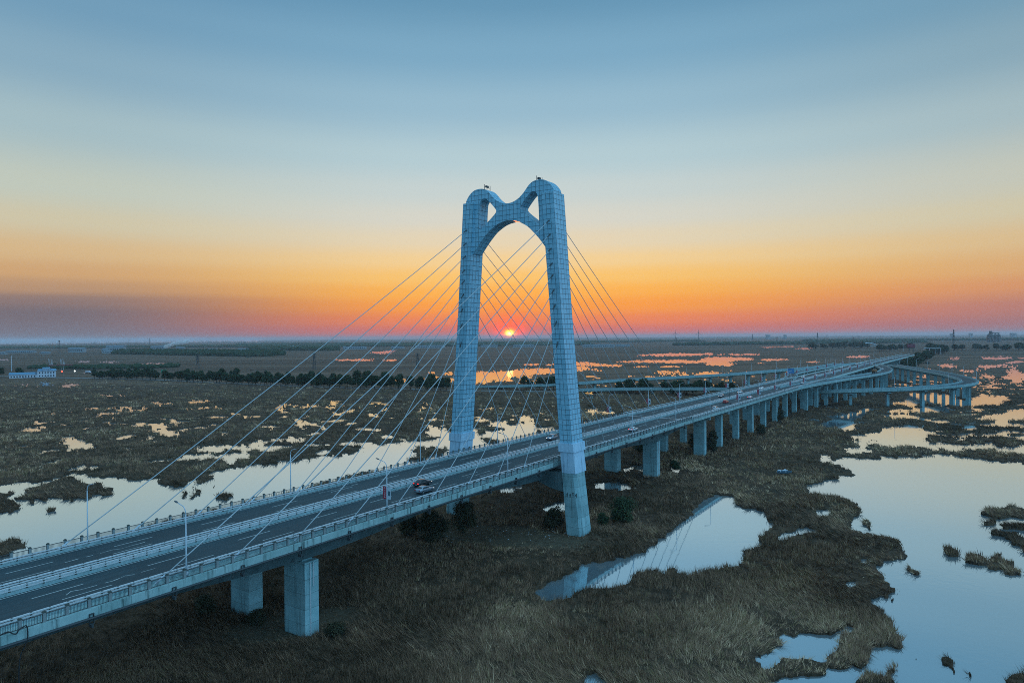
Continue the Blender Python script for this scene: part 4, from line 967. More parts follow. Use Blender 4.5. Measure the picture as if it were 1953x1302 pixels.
# ------------------------------------------------------------------ ramps
def catmull(P, n=6):
    P = [Vector(p) for p in P]; out = []
    for i in range(len(P) - 1):
        p0 = P[max(0, i - 1)]; p1 = P[i]; p2 = P[i + 1]; p3 = P[min(len(P) - 1, i + 2)]
        for q in range(n):
            u = q / n
            out.append(0.5 * ((2 * p1) + (-p0 + p2) * u + (2 * p0 - 5 * p1 + 4 * p2 - p3) * u * u + (-p0 + 3 * p1 - 3 * p2 + p3) * u ** 3))
    out.append(P[-1]); return out
def ribbon(path, prof):
    loops = []
    for i, p in enumerate(path):
        d = path[min(i + 1, len(path) - 1)] - path[max(i - 1, 0)]; d.z = 0; d.normalize(); r = Vector((d.y, -d.x, 0))
        loops.append([p + r * t + Vector((0, 0, z)) for t, z in prof])
    m_ = MB(); m_.loft(loops); return m_
mbp = MB(); mbp.box(-1.0, 1.0, -0.8, 0.8, -1.5, 1.0); 
def ramp(name, label, pts, wd, piers=True, first=0, skip=(), lines=True, group='curved ramps of the interchange'):
    path = catmull(pts); o0 = path[len(path) // 2]
    base = Vector((o0.x, o0.y, 0)); path = [p - base for p in path]
    r = thing(name, label, 'ramp', Matrix.Translation(base), group); h = wd / 2
    ribbon(path, [(h, 0), (h, -0.9), (h - 2, -1.7), (-h + 2, -1.7), (-h, -0.9), (-h, 0)]).build('deck', M['concrete_deck'], r)
    ribbon(path, [(h - 0.6, 0.004), (h - 0.6, 0.03), (-h + 0.6, 0.03), (-h + 0.6, 0.004)]).build('carriageway', M['asphalt'], r)
    for sg in (1, -1):
        ribbon(path, [(sg * (h - 0.1), 0.01), (sg * (h - 0.1), 1.05), (sg * (h - 0.4), 1.05), (sg * (h - 0.4), 0.01)][::sg]).build('parapet', M['concrete'], r)
        if lines: ribbon(path, [(sg * (h - 1.2), 0.031), (sg * (h - 1.2), 0.036), (sg * (h - 1.4), 0.036), (sg * (h - 1.4), 0.031)][::sg]).build('edge_line', M['white_line'], r)
    if piers:
        acc = 0.0; nxt = first
        for a, b in zip(path, path[1:]):
            L = (b - a).length
            while acc + L > nxt:
                p = a.lerp(b, (nxt - acc) / L); d = (b - a); ang = math.atan2(d.y, d.x) - math.pi / 2
                if not any(k0 < nxt < k1 for k0, k1 in skip) and p.z > 4.5:
                    m_ = MB(); m_.loft([[(-1.25, -0.9, z), (1.25, -0.9, z), (1.25, 0.9, z), (-1.25, 0.9, z)] for z in (-1.5, p.z - 3.2)])
                    pr_ = m_.build('pier', M['concrete_raw'], r); pr_.location = (p.x, p.y, 0); pr_.rotation_euler = (0, 0, ang)
                    m_ = MB(); m_.loft([[(-1.6, s_, -3.2), (1.6, s_, -3.2), (h - 1.2, s_, -2.3), (h - 1.2, s_, -1.71), (-h + 1.2, s_, -1.71), (-h + 1.2, s_, -2.3)] for s_ in (-1.0, 1.0)])
                    c_ = m_.build('pier_cap', M['concrete'], pr_); c_.location = (0, 0, p.z)
                nxt += 24.0
            acc += L
    return r
def mid(lst, off):                       # shift an edge line sideways to the middle of the lane
    P = [Vector(p) for p in lst]; out = []
    for i, p in enumerate(P):
        d = P[min(i + 1, len(P) - 1)] - P[max(i - 1, 0)]; d.z = 0; d.normalize(); out.append(p + Vector((-d.y, d.x, 0)) * off)
    return out
loop_edge = [(60, 629, 2.6), (127, 603, 5.2), (176, 566, 7.2), (205, 525, 8.9), (229, 501, 10.2), (254, 488, 11.8), (279, 483, 12.9), (297, 482.5, 13.7), (312, 484, 14.4), (324, 488, 14.9), (334, 494.5, 15.3), (343, 503, 15.6), (352, 515, 15.8), (361, 532, 16.0), (372, 557, 16.2), (387, 595, 16.3), (404, 649, 16.4), (430, 735, 16.4), (450, 797, 16.0)]
ramp('loop_ramp', 'hairpin loop ramp on tall piers curling out to the right of the viaduct', mid(loop_edge, 5.6), 11.2, first=20)
upper = [(-35, 700, 1.6), (12, 668, 4.4), (61, 650, 7.6), (112, 659, 10.0), (165, 668, 11.6), (221, 684, 13.2), (289, 724, 15.0), (331, 752, 16.0), (372, 800, 16.2), (410, 860, 15.7)]
ramp('curved_ramp', 'long curved ramp on piers rising from the left behind the bridge to the viaduct', upper, 9.5, first=55)
far_slip = [wpt(t, s, zd(s) - 0.06) for t, s in ((-9.5, 385), (-13.5, 420), (-20, 452), (-27, 486), (-29, 540), (-28, 620), (-24, 690), (-17, 750), (-10, 800))]
ramp('slip_road', 'slip road splitting from the far lanes of the viaduct and rejoining them', far_slip, 9.5, first=40)
near_slip = [wpt(t, s, zd(s) - 0.06) for t, s in ((9.5, 300), (13, 345), (19, 400), (26, 450), (34, 505), (38, 560), (36, 620), (27, 685), (16, 740), (9, 790))]
ramp('slip_road', 'slip road with a brown truck bulging out from near side of the viaduct', near_slip, 10.5, first=40)

# ------------------------------------------------------------------ street lamps and their banners
def lamp_meshes():
    a = MB(); a.tube([(0, 0, 0), (0, 0, 3), (0, 0, 8.7)], [0.13, 0.11, 0.075], 8); a.box(-0.22, 0.22, -0.22, 0.22, 0, 0.5)
    pts = [(0, 0, 8.7)] + [(-0.95 * (1 - math.cos(u)), 0, 8.7 + 1.1 * math.sin(u)) for u in (0.3, 0.6, 0.9, 1.2, 1.5)] + [(-1.5, 0, 9.93), (-2.1, 0, 10.08)]
    b = MB(); b.tube(pts, [0.075] * 4 + [0.06] * 4, 8)
    c_ = MB(); c_.loft([[(x, -w_, z - h_), (x, w_, z - h_), (x, w_ * 0.7, z + h_), (x, -w_ * 0.7, z + h_)] for x, w_, z, h_ in ((-1.95, 0.06, 10.06, 0.04), (-2.1, 0.16, 10.1, 0.07), (-2.6, 0.17, 10.2, 0.06), (-2.8, 0.08, 10.24, 0.03))])
    return a.mesh('pole', M['lamp_paint'], True), b.mesh('arm', M['lamp_paint'], True), c_.mesh('lamp_head', M['lamp_head'])
LM = lamp_meshes()
proto = thing('street_lamp', 'x', 'street lamp', Matrix.Identity(4), 'street lamps along the bridge and viaduct')
for nm, me in zip(('pole', 'arm', 'lamp_head'), LM): put(nm, me, proto)
first_lamp = [True]
def lamp(mw, label):
    o = proto if first_lamp[0] else copy_tree(proto); first_lamp[0] = False
    o.matrix_world = mw; o['label'] = label; return o
near_s = [-104.3, -64.4, -23.7, 12.0, 49.0, 88.5, 129, 172, 210, 247, 287, 328, 368, 408, 448, 490, 540, 590, 640, 690, 740, 790, 840, 890, 940, 990]
far_s = [-104.6, -64.4, -23.2, 12.0, 49.5, 89.5, 129.8, 169, 209, 249, 289, 330, 370, 410, 448, 490, 540, 590, 640, 690, 740, 790, 840, 890, 940, 990]
# flat hanging banner: red cloth with pale strokes, on a bracket
def banner_mesh():
    a = MB(); a.box(0.12, 0.98, -0.015, 0.015, 2.7, 5.1); red = a.mesh('banner', M['red_cloth'])
    a = MB(); a.box(0.12, 0.98, -0.015, 0.015, 2.7, 5.1); wh = a.mesh('banner', M['white_cloth'])
    a = MB(); rr = random.Random(2)
    for k in range(5):
        z0 = 2.95 + k * 0.42
        for q in range(4):
            x = 0.38 + 0.3 * rr.random(); z = z0 + 0.3 * rr.random()
            if q % 2: a.box(0.36, 0.36 + 0.36, -0.022, 0.022, z, z + 0.035)
            else: a.box(x, x + 0.035, -0.022, 0.022, z0, z0 + 0.3)
    tx = a.mesh('lettering', M['white_cloth'])
    a = MB(); a.box(0.25, 0.85, -0.022, 0.022, 3.4, 4.3); gr = a.mesh('print', M['teal_cloth'])
    a = MB()
    for z in (2.72, 5.06): a.tube([(0.0, 0, z), (1.02, 0, z)], 0.025, 5)
    return red, wh, tx, gr, a.mesh('bracket', M['iron'])
BRED, BWH, BTX, BGR, BBR = banner_mesh()
def banner(mw, red, label):
    r = thing('banner', label, 'banner', mw, 'red and white banners on the lamp poles')
    cl = put('cloth', BRED if red else BWH, r); put('lettering' if red else 'print', BTX if red else BGR, cl); put('bracket', BBR, r)
for side_, lst, nm in ((1, near_s, 'near'), (-1, far_s, 'far')):
    for i, s in enumerate(lst):
        slip = 425 < s < 700
        t = side_ * (14.05 if not slip else (14.05 if side_ < 0 else 14.05))
        rz = 0.0 if side_ > 0 else math.pi
        bn = (side_ > 0 and (i == 1 or i >= 7)) or (side_ < 0 and i >= 5)
        lamp(at(t, s, zd(s), rz), 'pale curved street lamp%s, %s from left on %s side of the road' % (' with banners' if bn else '', ORD[i], nm))
        if bn and i < 20:
            banner(at(t, s, zd(s), math.pi), True, 'red banner on %s lamp pole from left, %s side of road' % (ORD[i], nm))
            banner(at(t, s, zd(s), 0.0), False, 'white banner on %s lamp pole from left, %s side of road' % (ORD[i], nm))
# lamps on the ramps
def path_lamps(edge, off, every, start, text, cnt):
    path = catmull(mid(edge, off)); acc = 0; nxt = start; k = 0
    for a, b in zip(path, path[1:]):
        L = (b - a).length
        while acc + L > nxt:
            p = a.lerp(b, (nxt - acc) / L); d = b - a
            lamp(Matrix.Translation(p) @ Matrix.Rotation(math.atan2(d.y, d.x) + math.pi / 2 + (0 if off < 5 else math.pi), 4, 'Z'), text % ORD[k]); k += 1; nxt += every
        acc += L
path_lamps(loop_edge, 0.5, 38, 150, 'pale street lamp on outer edge of hairpin loop ramp, %s from its low end', 0)
path_lamps(upper, 4.2, 40, 60, 'pale street lamp on far edge of long curved ramp, %s from its low end', 0)

# ------------------------------------------------------------------ cars
def car_mats(name, col, metal=0.3):
    def f(t, p):
        p.inputs['Base Color'].default_value = (*col, 1); p.inputs['Roughness'].default_value = 0.28; p.inputs['Metallic'].default_value = metal; p.inputs['Coat Weight'].default_value = 0.5
    return mat(name, f)
CARCOL = {'white': car_mats('white_car_paint', (0.72, 0.74, 0.76), 0.0), 'silver': car_mats('silver_car_paint', (0.30, 0.36, 0.42), 0.6), 'black': car_mats('black_car_paint', (0.018, 0.02, 0.024), 0.2), 'red': car_mats('red_car_paint', (0.5, 0.03, 0.03), 0.1), 'grey': car_mats('grey_car_paint', (0.12, 0.14, 0.16), 0.5)}
def loft_body(rows):                   # rows: (y, half width low, half width high, z low, z mid, z high)
    m_ = MB(); loops = []
    for y, w0, w1, z0, z1, z2 in rows:
        loops.append([(-w0 * 0.93, y, z0), (w0 * 0.93, y, z0), (w0, y, z0 + 0.1), (w0, y, z1 - 0.08), (w0 * 0.97, y, z1), (w1, y, z2 - 0.04), (w1 * 0.9, y, z2), (-w1 * 0.9, y, z2), (-w1, y, z2 - 0.04), (-w0 * 0.97, y, z1), (-w0, y, z1 - 0.08), (-w0, y, z0 + 0.1)])
    m_.loft(loops); return m_
def make_car(kind, paint, lit, label):
    r = thing('car', label, 'car', Matrix.Identity(4), 'cars driving on the road')
    if kind == 'sedan':
        rows = [(-2.3, 0.74, 0.70, 0.42, 0.72, 0.84), (-2.22, 0.84, 0.76, 0.30, 0.82, 0.98), (-1.75, 0.9, 0.74, 0.24, 0.92, 1.04), (-1.1, 0.91, 0.62, 0.22, 0.94, 1.40), (-0.4, 0.91, 0.62, 0.22, 0.93, 1.46), (0.2, 0.91, 0.61, 0.22, 0.92, 1.42), (0.95, 0.91, 0.72, 0.22, 0.90, 1.0), (1.8, 0.88, 0.74, 0.24, 0.80, 0.88), (2.2, 0.80, 0.68, 0.30, 0.68, 0.74), (2.32, 0.68, 0.6, 0.38, 0.58, 0.64)]
        win = [(-1.72, 0.73, 0.735, 1.06), (-1.12, 0.665, 0.60, 1.37), (-0.4, 0.66, 0.61, 1.42), (0.2, 0.66, 0.60, 1.385), (0.9, 0.74, 0.71, 1.02)]
    else:
        rows = [(-2.28, 0.78, 0.68, 0.45, 0.85, 1.05), (-2.2, 0.88, 0.72, 0.34, 0.95, 1.25), (-1.95, 0.92, 0.68, 0.28, 1.02, 1.58), (-1.2, 0.93, 0.67, 0.26, 1.03, 1.69), (-0.3, 0.93, 0.67, 0.26, 1.02, 1.70), (0.35, 0.93, 0.66, 0.26, 1.01, 1.62), (1.05, 0.93, 0.76, 0.26, 1.0, 1.10), (1.85, 0.9, 0.78, 0.28, 0.92, 1.0), (2.22, 0.82, 0.72, 0.36, 0.78, 0.86), (2.32, 0.7, 0.62, 0.44, 0.66, 0.72)]
        win = [(-2.0, 0.74, 0.66, 1.50), (-1.2, 0.73, 0.66, 1.645), (-0.3, 0.73, 0.66, 1.655), (0.35, 0.73, 0.65, 1.57), (1.0, 0.79, 0.75, 1.12)]
    loft_body(rows).build('body', paint, r, True)
    # glazing: side windows, windscreen and rear window stand 1 cm proud of the body
    m_ = MB(); zl = 0.97 if kind == 'sedan' else 1.08
    ev = lambda y: [float(np.interp(y, [q[0] for q in rows], [q[k] for q in rows])) for k in (1, 2, 4, 5)]
    for sg in (1, -1):
        for y0, y1 in ((-1.55 if kind == 'sedan' else -1.8, -0.45), (-0.38, 0.62)):
            pts = []
            for y in (y0, 0.5 * (y0 + y1), y1):
                w0, w1, z1, z2 = ev(y); a = 0.12; b = 0.82
                lo = (sg * (w0 * 0.97 + (w1 - w0 * 0.97) * a + 0.012), y, z1 + (z2 - 0.04 - z1) * a); hi_ = (sg * (w0 * 0.97 + (w1 - w0 * 0.97) * b + 0.012), y, z1 + (z2 - 0.04 - z1) * b)
                pts.append((lo, hi_))
            for (l0, h0), (l1, h1_) in zip(pts, pts[1:]): m_.add([l0, l1, h1_, h0], [(0, 1, 2, 3)])
    for ya, yb in (((-1.7, -1.15) if kind == 'sedan' else (-2.17, -1.98)), ((0.92, 0.3) if kind == 'sedan' else (1.02, 0.45))):
        sgn = -1 if ya < 0 else 1; pa = ev(ya); pb = ev(yb)
        m_.add([(-pa[1] * 0.88, ya + sgn * 0.02, pa[3] + 0.014), (pa[1] * 0.88, ya + sgn * 0.02, pa[3] + 0.014), (pb[1] * 0.84, yb + sgn * 0.02, pb[3] - 0.015), (-pb[1] * 0.84, yb + sgn * 0.02, pb[3] - 0.015)], [(0, 1, 2, 3)])
    m_.build('window_glass', M['glass'], r)
    ty = MB(); ty.tube([(-0.11, 0, 0), (0.11, 0, 0)], 0.33, 14); tym = ty.mesh('wheel', M['black']); rm = MB(); rm.tube([(-0.118, 0, 0), (0.118, 0, 0)], 0.2, 10); rmm = rm.mesh('rim', M['rim'])
    for x in (-0.82, 0.82):
        for y in (-1.38, 1.4):
            wv = put('wheel', tym, r, (x, y, 0.33)); put('rim', rmm, wv)
    for x in (-0.62, 0.62):
        m_ = MB(); m_.box(x - 0.17, x + 0.17, -2.33, -2.2, 0.72, 0.9) if kind == 'sedan' else m_.box(x - 0.14, x + 0.14, -2.3, -2.16, 0.9, 1.16)
        m_.build('tail_light', M['tail'] if lit else M['tail_off'], r)
        m_ = MB(); z_ = 0.58 if kind == 'sedan' else 0.72; m_.box(x - 0.17, x + 0.17, 2.16, 2.30, z_, z_ + 0.13); m_.build('headlight', M['head'], r)
    m_ = MB(); m_.box(-0.28, 0.28, -2.335, -2.25, 0.5, 0.62); m_.build('number_plate', M['rail_paint'], r)
    return r
CARS = [('sedan', 'black', 1, 3.6, -42.4, 0, 'black car with glowing red tail lights beside the silver car near the pylon'),
        ('sedan', 'silver', 0, 8.4, -47.3, 0, 'silver blue saloon car in the middle near lane beside a black car'),
        ('suv', 'silver', 0, -6.0, 31.0, 1, 'silver car coming towards us half hidden behind the right pylon leg'),
        ('sedan', 'white', 1, 8.0, 63.0, 0, 'white car with red tail lights just past the right pylon leg'),
        ('suv', 'white', 0, 11.0, 146, 0, 'white car close to the near guardrail just past the pale expansion joint'),
        ('suv', 'red', 0, 5.7, 179.5, 0, 'red car in the near lanes, the only red one'),
        ('sedan', 'white', 1, 8.4, 214, 0, 'white car in near lanes driving away just ahead of the red car'),
        ('suv', 'silver', 0, -7.0, 214, 1, 'pale silver car coming towards us in far lanes, opposite the red car'),
        ('suv', 'white', 0, -5.4, 245, 1, 'white car coming towards us, second of the trio in far lanes'),
        ('sedan', 'white', 0, -3.6, 287, 1, 'white car coming towards us by the median, last of the trio in far lanes'),
        ('sedan', 'white', 0, 9.0, 347, 0, 'white car alone in near lanes where the slip road begins'),
        ('suv', 'white', 0, -6.5, 430, 1, 'white car in far lanes abreast of the blue road sign'),
        ('sedan', 'silver', 0, -3.5, 470, 1, 'silver car in far lanes just behind the blue road sign'),
        ('suv', 'white', 0, 5.0, 497, 0, 'white car in near lanes beside the start of the oval gap'),
        ('suv', 'white', 0, -6.0, 555, 1, 'white car in far lanes opposite the brown truck'),
        ('suv', 'black', 0, 4.5, 610, 0, 'black car in near lanes beyond the brown truck'),
        ('sedan', 'white', 0, -8.0, 640, 1, 'white car in far lanes, nearer one of a distant pair'),
        ('sedan', 'white', 0, -4.0, 668, 1, 'white car in far lanes, farther one of a distant pair'),
        ('suv', 'white', 0, -8.5, 760, 1, 'white car far off in far lanes, first of the distant queue'),
        ('sedan', 'white', 0, -8.5, 800, 1, 'white car far off in far lanes, second of the distant queue'),
        ('suv', 'white', 0, -8.5, 850, 1, 'white car far off in far lanes, last of the distant queue'),
        ('suv', 'white', 0, 33.0, 612, 0, 'white car on near slip road just ahead of the brown truck'),
        ('suv', 'white', 0, 8.0, 760, 0, 'pale car far off in near lanes where the loop ramp joins')]
made = {}
for kind, colr, lit, t, s, back, label in CARS:
    key = (kind, colr, lit)
    if key in made: r = copy_tree(made[key]); r['label'] = label
    else: r = made[key] = make_car(kind, CARCOL[colr], lit, label)
    r.matrix_world = at(t, s, zd(s) + 0.03, math.pi if back else 0.0)
# brown truck on the near slip road
r = thing('truck', 'brown tipper truck on the slip road beside the oval gap', 'truck', at(33.5, 540, zd(540) + 0.03, -0.1))
m_ = MB(); m_.loft([[(-1.25, y, 1.2), (1.25, y, 1.2), (1.25, y, 2.9 + (0.5 if y > 2 else 0)), (-1.25, y, 2.9 + (0.5 if y > 2 else 0))] for y in (-5, -2, 1, 2.5)]); m_.build('load_body', flat('brown_truck_paint', (0.22, 0.09, 0.03), 0.6), r)
m_ = MB(); m_.loft([[(-1.2, y, 0.8), (1.2, y, 0.8), (1.15, y, h_), (-1.15, y, h_)] for y, h_ in ((2.8, 3.0), (4.2, 2.95), (4.9, 2.2), (5.0, 1.6))]); m_.build('cab', flat('orange_truck_paint', (0.35, 0.14, 0.04), 0.5), r)
m_ = MB(); m_.box(-0.5, 0.5, -5, 4.6, 0.75, 1.15); m_.build('chassis', M['black'], r)
ty = MB(); ty.tube([(-0.16, 0, 0), (0.16, 0, 0)], 0.52, 14); tym = ty.mesh('wheel', M['black'])
for x in (-1.05, 1.05):
    for y in (-3.8, -2.4, 3.6): put('wheel', tym, r, (x, y, 0.52))

# ------------------------------------------------------------------ signs and poles on the road
r = thing('road_sign', 'square blue road sign on a post beyond the far lanes', 'road sign', at(-16.0, 432, zd(432) - 1.0))
m_ = MB(); m_.tube([(0, 0, 0), (0, 0, 8.2)], 0.16, 8); m_.build('post', M['lamp_paint'], r)
m_ = MB(); m_.box(-2.6, 2.6, -0.3, -0.2, 4.2, 8.2); m_.build('panel', flat('sign_blue', (0.03, 0.22, 0.50), 0.5), r)
m_ = MB(); rr = random.Random(9)
for k in range(3):
    m_.box(-2.1, 2.1 - 1.2 * (k == 1), -0.33, -0.31, 7.2 - k * 1.2, 7.45 - k * 1.2)
m_.build('lettering', M['rail_paint'], r)
r = thing('camera_pole', 'thin dark traffic camera pole standing on the median', 'pole', at(0.0, 205, zd(205) + 0.2))
m_ = MB(); m_.tube([(0, 0, 0), (0, 0, 5.6)], 0.12, 8); m_.build('pole', M['iron'], r); m_ = MB(); m_.box(-0.9, 0.9, -0.2, 0.2, 5.4, 5.9); m_.build('camera', M['iron'], r)

# slack black hose over the near railing
HOSE = [(-128.6, 18.9), (-127.1, 19.06), (-126.6, 19.18), (-126.2, 19.13), (-125.8, 18.76), (-125.5, 18.67), (-125.3, 18.96), (-124.9, 19.18), (-124.5, 19.22), (-124.38, 18.5), (-124.42, 17.66), (-124.7, 16.85), (-125.1, 16.07), (-125.3, 14.0), (-125.2, 9.0), (-125.4, 3.0), (-125.6, 0.3)]
m_ = MB(); m_.tube(catmull([(15.5, s, z) for s, z in HOSE], 4), 0.07, 6); o = m_.build('hose', M['black'], None, True); o.matrix_world = MATB
tag(o, 'slack black hose looped over the near railing and hanging to the ground', 'hose')

# ------------------------------------------------------------------ the rider by the near guardrail
def person_mesh():
    bm_ = bmesh.new(); P = {'pel': (0, 0, 0.98), 'wai': (0, 0.03, 1.12), 'che': (0, 0.05, 1.34), 'nek': (0, 0.06, 1.5), 'hea': (0, 0.09, 1.64), 'top': (0, 0.09, 1.74),
         'hl': (-0.1, 0, 0.94), 'kl': (-0.12, 0.14, 0.52), 'al': (-0.12, 0.0, 0.09), 'tl': (-0.12, 0.17, 0.05), 'hr': (0.1, 0, 0.94), 'kr': (0.12, -0.06, 0.52), 'ar': (0.12, -0.24, 0.11), 'tr': (0.12, -0.09, 0.05),
         'sl': (-0.19, 0.04, 1.42), 'el': (-0.26, -0.02, 1.15), 'wl': (-0.25, 0.12, 0.93), 'fl': (-0.24, 0.18, 0.84), 'sr': (0.19, 0.04, 1.42), 'er': (0.26, 0.03, 1.15), 'wr': (0.25, 0.2, 0.95), 'fr': (0.24, 0.27, 0.88)}
    E_ = ['pel wai', 'wai che', 'che nek', 'nek hea', 'hea top', 'pel hl', 'hl kl', 'kl al', 'al tl', 'pel hr', 'hr kr', 'kr ar', 'ar tr', 'che sl', 'sl el', 'el wl', 'wl fl', 'che sr', 'sr er', 'er wr', 'wr fr']
    Rd = dict(pel=.15, wai=.14, che=.17, nek=.065, hea=.105, top=.08, hl=.1, kl=.065, al=.045, tl=.04, hr=.1, kr=.065, ar=.045, tr=.04, sl=.075, el=.05, wl=.035, fl=.035, sr=.075, er=.05, wr=.035, fr=.035)
    names = list(P); me = bpy.data.meshes.new('person'); me.from_pydata([P[n] for n in names], [tuple(names.index(q) for q in e.split()) for e in E_], [])
    o = bpy.data.objects.new('person', me); COL.objects.link(o)
    o.modifiers.new('skin', 'SKIN'); o.modifiers.new('sub', 'SUBSURF').levels = 1; o.modifiers['sub'].render_levels = 1
    for i, n in enumerate(names): me.skin_vertices[0].data[i].radius = (Rd[n],) * 2
    me.skin_vertices[0].data[0].use_root = True
    return o
po = person_mesh(); po.data.materials.append(flat('dark_clothes', (0.02, 0.02, 0.025), 0.8)); po.matrix_world = at(12.1, 165, zd(165) + 0.02)
tag(po, 'person in dark clothes walking by the near guardrail of the viaduct', 'person')

# ------------------------------------------------------------------ boat in the reeds
r = thing('boat', 'small blue rowing boat lying in the reeds with white sheeting behind', 'boat', Matrix.Translation((100.5, 253.0, 0.9)) @ Matrix.Rotation(R(-8), 4, 'Z') @ Matrix.Rotation(R(10), 4, 'X'))
m_ = MB(); loops = []
for x, w_, z in ((-2.4, 0.55, 0.0), (-1.6, 0.72, -0.05), (0, 0.8, -0.06), (1.4, 0.68, 0.02), (2.3, 0.3, 0.15), (2.7, 0.06, 0.3)):
    loops.append([(x, -w_, z + 0.75), (x, -w_ * 0.75, z + 0.1), (x, 0, z), (x, w_ * 0.75, z + 0.1), (x, w_, z + 0.75), (x, w_ - 0.05, z + 0.75), (x, w_ * 0.7, z + 0.16), (x, 0, z + 0.07), (x, -w_ * 0.7, z + 0.16), (x, -w_ + 0.05, z + 0.75)])
m_.loft(loops); m_.build('hull', flat('boat_blue', (0.10, 0.18, 0.24), 0.7), r)
m_ = MB(); m_.box(-1.3, -1.0, -0.6, 0.6, 0.45, 0.5); m_.box(0.6, 0.9, -0.55, 0.55, 0.45, 0.5); m_.build('seat', M['white_cloth'], r)
rr = random.Random(4); m_ = MB(); vs = []; fs = []
for i in range(9):
    for j in range(5): vs.append((101.0 - 1.8 + i * 0.45, 254.4 + j * 0.4, 1.5 + 0.5 * rr.random() * math.sin(i * 0.8) ** 2))
for i in range(8):
    for j in range(4): fs.append((i * 5 + j, i * 5 + j + 1, (i + 1) * 5 + j + 1, (i + 1) * 5 + j))
m_.add(vs, fs); o = m_.build('tarpaulin', M['white_cloth'], None); tag(o, 'crumpled white sheet lying in the reeds behind the blue boat', 'sheet')
# ------------------------------------------------------------------ trees and shrubs
def crown_mesh(name, h, r, n, leaf, seed, material, base=0.22, lobes=16):
    g_ = np.random.default_rng(seed); L = []
    for i in range(lobes):
        a = g_.random() * 6.283; zz = base + (1 - base) * (0.15 + 0.72 * g_.random()); pr = math.sin(math.pi * min(0.97, max(0.08, (zz - base) / (1 - base) * 0.85 + 0.12)))
        L.append((math.cos(a) * r * 0.62 * pr * math.sqrt(g_.random()), math.sin(a) * r * 0.62 * pr * math.sqrt(g_.random()), zz * h, r * (0.28 + 0.22 * g_.random())))
    L = np.array(L); k = g_.integers(0, lobes, n); d = g_.normal(size=(n, 3)); d /= np.linalg.norm(d, axis=1)[:, None]
    rad = L[k, 3] * (0.45 + 0.6 * g_.random(n) ** 0.6)
    c_ = L[k, :3] + d * rad[:, None] * np.array([1, 1, 0.82]); c_[:, 2] = np.maximum(c_[:, 2], base * h * 0.6)
    t1 = g_.normal(size=(n, 3)); t1 /= np.linalg.norm(t1, axis=1)[:, None]; t2 = np.cross(t1, d + 0.5 * g_.normal(size=(n, 3))); t2 /= np.linalg.norm(t2, axis=1)[:, None] + 1e-6
    s_ = leaf * (0.6 + 0.8 * g_.random(n))[:, None]
    v = np.stack([c_ - t1 * s_, c_ + t2 * s_ * 0.55, c_ + t1 * s_, c_ - t2 * s_ * 0.55], 1).reshape(-1, 3)
    return big_mesh(name, v, np.arange(n * 4, dtype=np.int32).reshape(-1, 4), material)
def trunk_mesh(h, r, seed):
    m_ = MB(); g_ = random.Random(seed); m_.tube([(0, 0, -0.6), (0.02 * h, 0, h * 0.3), (0.01 * h, 0.02 * h, h * 0.62)], [0.03 * h, 0.022 * h, 0.012 * h], 6)
    for i in range(4):
        a = i * 1.6 + g_.random(); m_.tube([(0.015 * h, 0.005 * h, h * (0.25 + 0.06 * i)), (math.cos(a) * r * 0.35, math.sin(a) * r * 0.35, h * (0.45 + 0.06 * i)), (math.cos(a) * r * 0.6, math.sin(a) * r * 0.6, h * (0.58 + 0.07 * i))], [0.013 * h, 0.009 * h, 0.004 * h], 5)
    return m_.mesh('trunk', M['bark'])
TREES = [(crown_mesh('crown', 12, 5.2, 1500, 0.62, 20 + i, M['leaf'], 0.18 + 0.05 * (i % 3)), trunk_mesh(12, 5.2, i)) for i in range(5)]
def tree(x, y, h, label, group, var=None, wide=1.0, z=0.3, nm='tree', cat='tree'):
    cm, tm = TREES[rr.randrange(5) if var is None else var]
    r = thing(nm, label, cat, Matrix.Translation((x, y, z)) @ Matrix.Rotation(rr.random() * 6.28, 4, 'Z') @ Matrix.Diagonal((wide * h / 12, wide * h / 12, h / 12, 1)), group)
    put('crown', cm, r); put('trunk', tm, r); return r
rr = random.Random(21)
# roadside row on the left, with its gaps
road_l = [(-1100, 1190), (-760, 1010), (-565, 930), (-475, 893), (-363, 822), (-213, 735), (-121, 696), (-62, 668), (0, 655), (60, 640)]
def along(pl, d):
    for a, b in zip(pl, pl[1:]):
        L = math.hypot(b[0] - a[0], b[1] - a[1])
        if d <= L: return (a[0] + (b[0] - a[0]) * d / L, a[1] + (b[1] - a[1]) * d / L)
        d -= L
    return pl[-1]
row = road_l[2:8]; d = 0.0; k = 0
while d < 570:
    x, y = along(row, d)
    if not (93 < d < 104 or 120 < d < 132 or 513 < d < 525):
        tree(x + rr.uniform(-2, 2), y - 6 + rr.uniform(-3, 3), rr.uniform(10.5, 14), 'round green tree in the dark roadside row, %s from left in its front line' % ORD[k], 'roadside trees behind the left marsh', wide=rr.uniform(0.95, 1.2)); k += 1
    d += rr.uniform(6.5, 9.5)
d = 6.0; k = 0
while d < 560:
    x, y = along(row, d)
    if not (88 < d < 108 or 118 < d < 134 or 505 < d < 525):
        tree(x + rr.uniform(-3, 3) + 6, y + 12 + rr.uniform(-3, 3), rr.uniform(12, 18), 'taller green tree in the dark roadside row, %s from left in its back line' % ORD[k], 'roadside trees behind the left marsh', wide=rr.uniform(0.7, 0.95)); k += 1
    d += rr.uniform(11, 22)
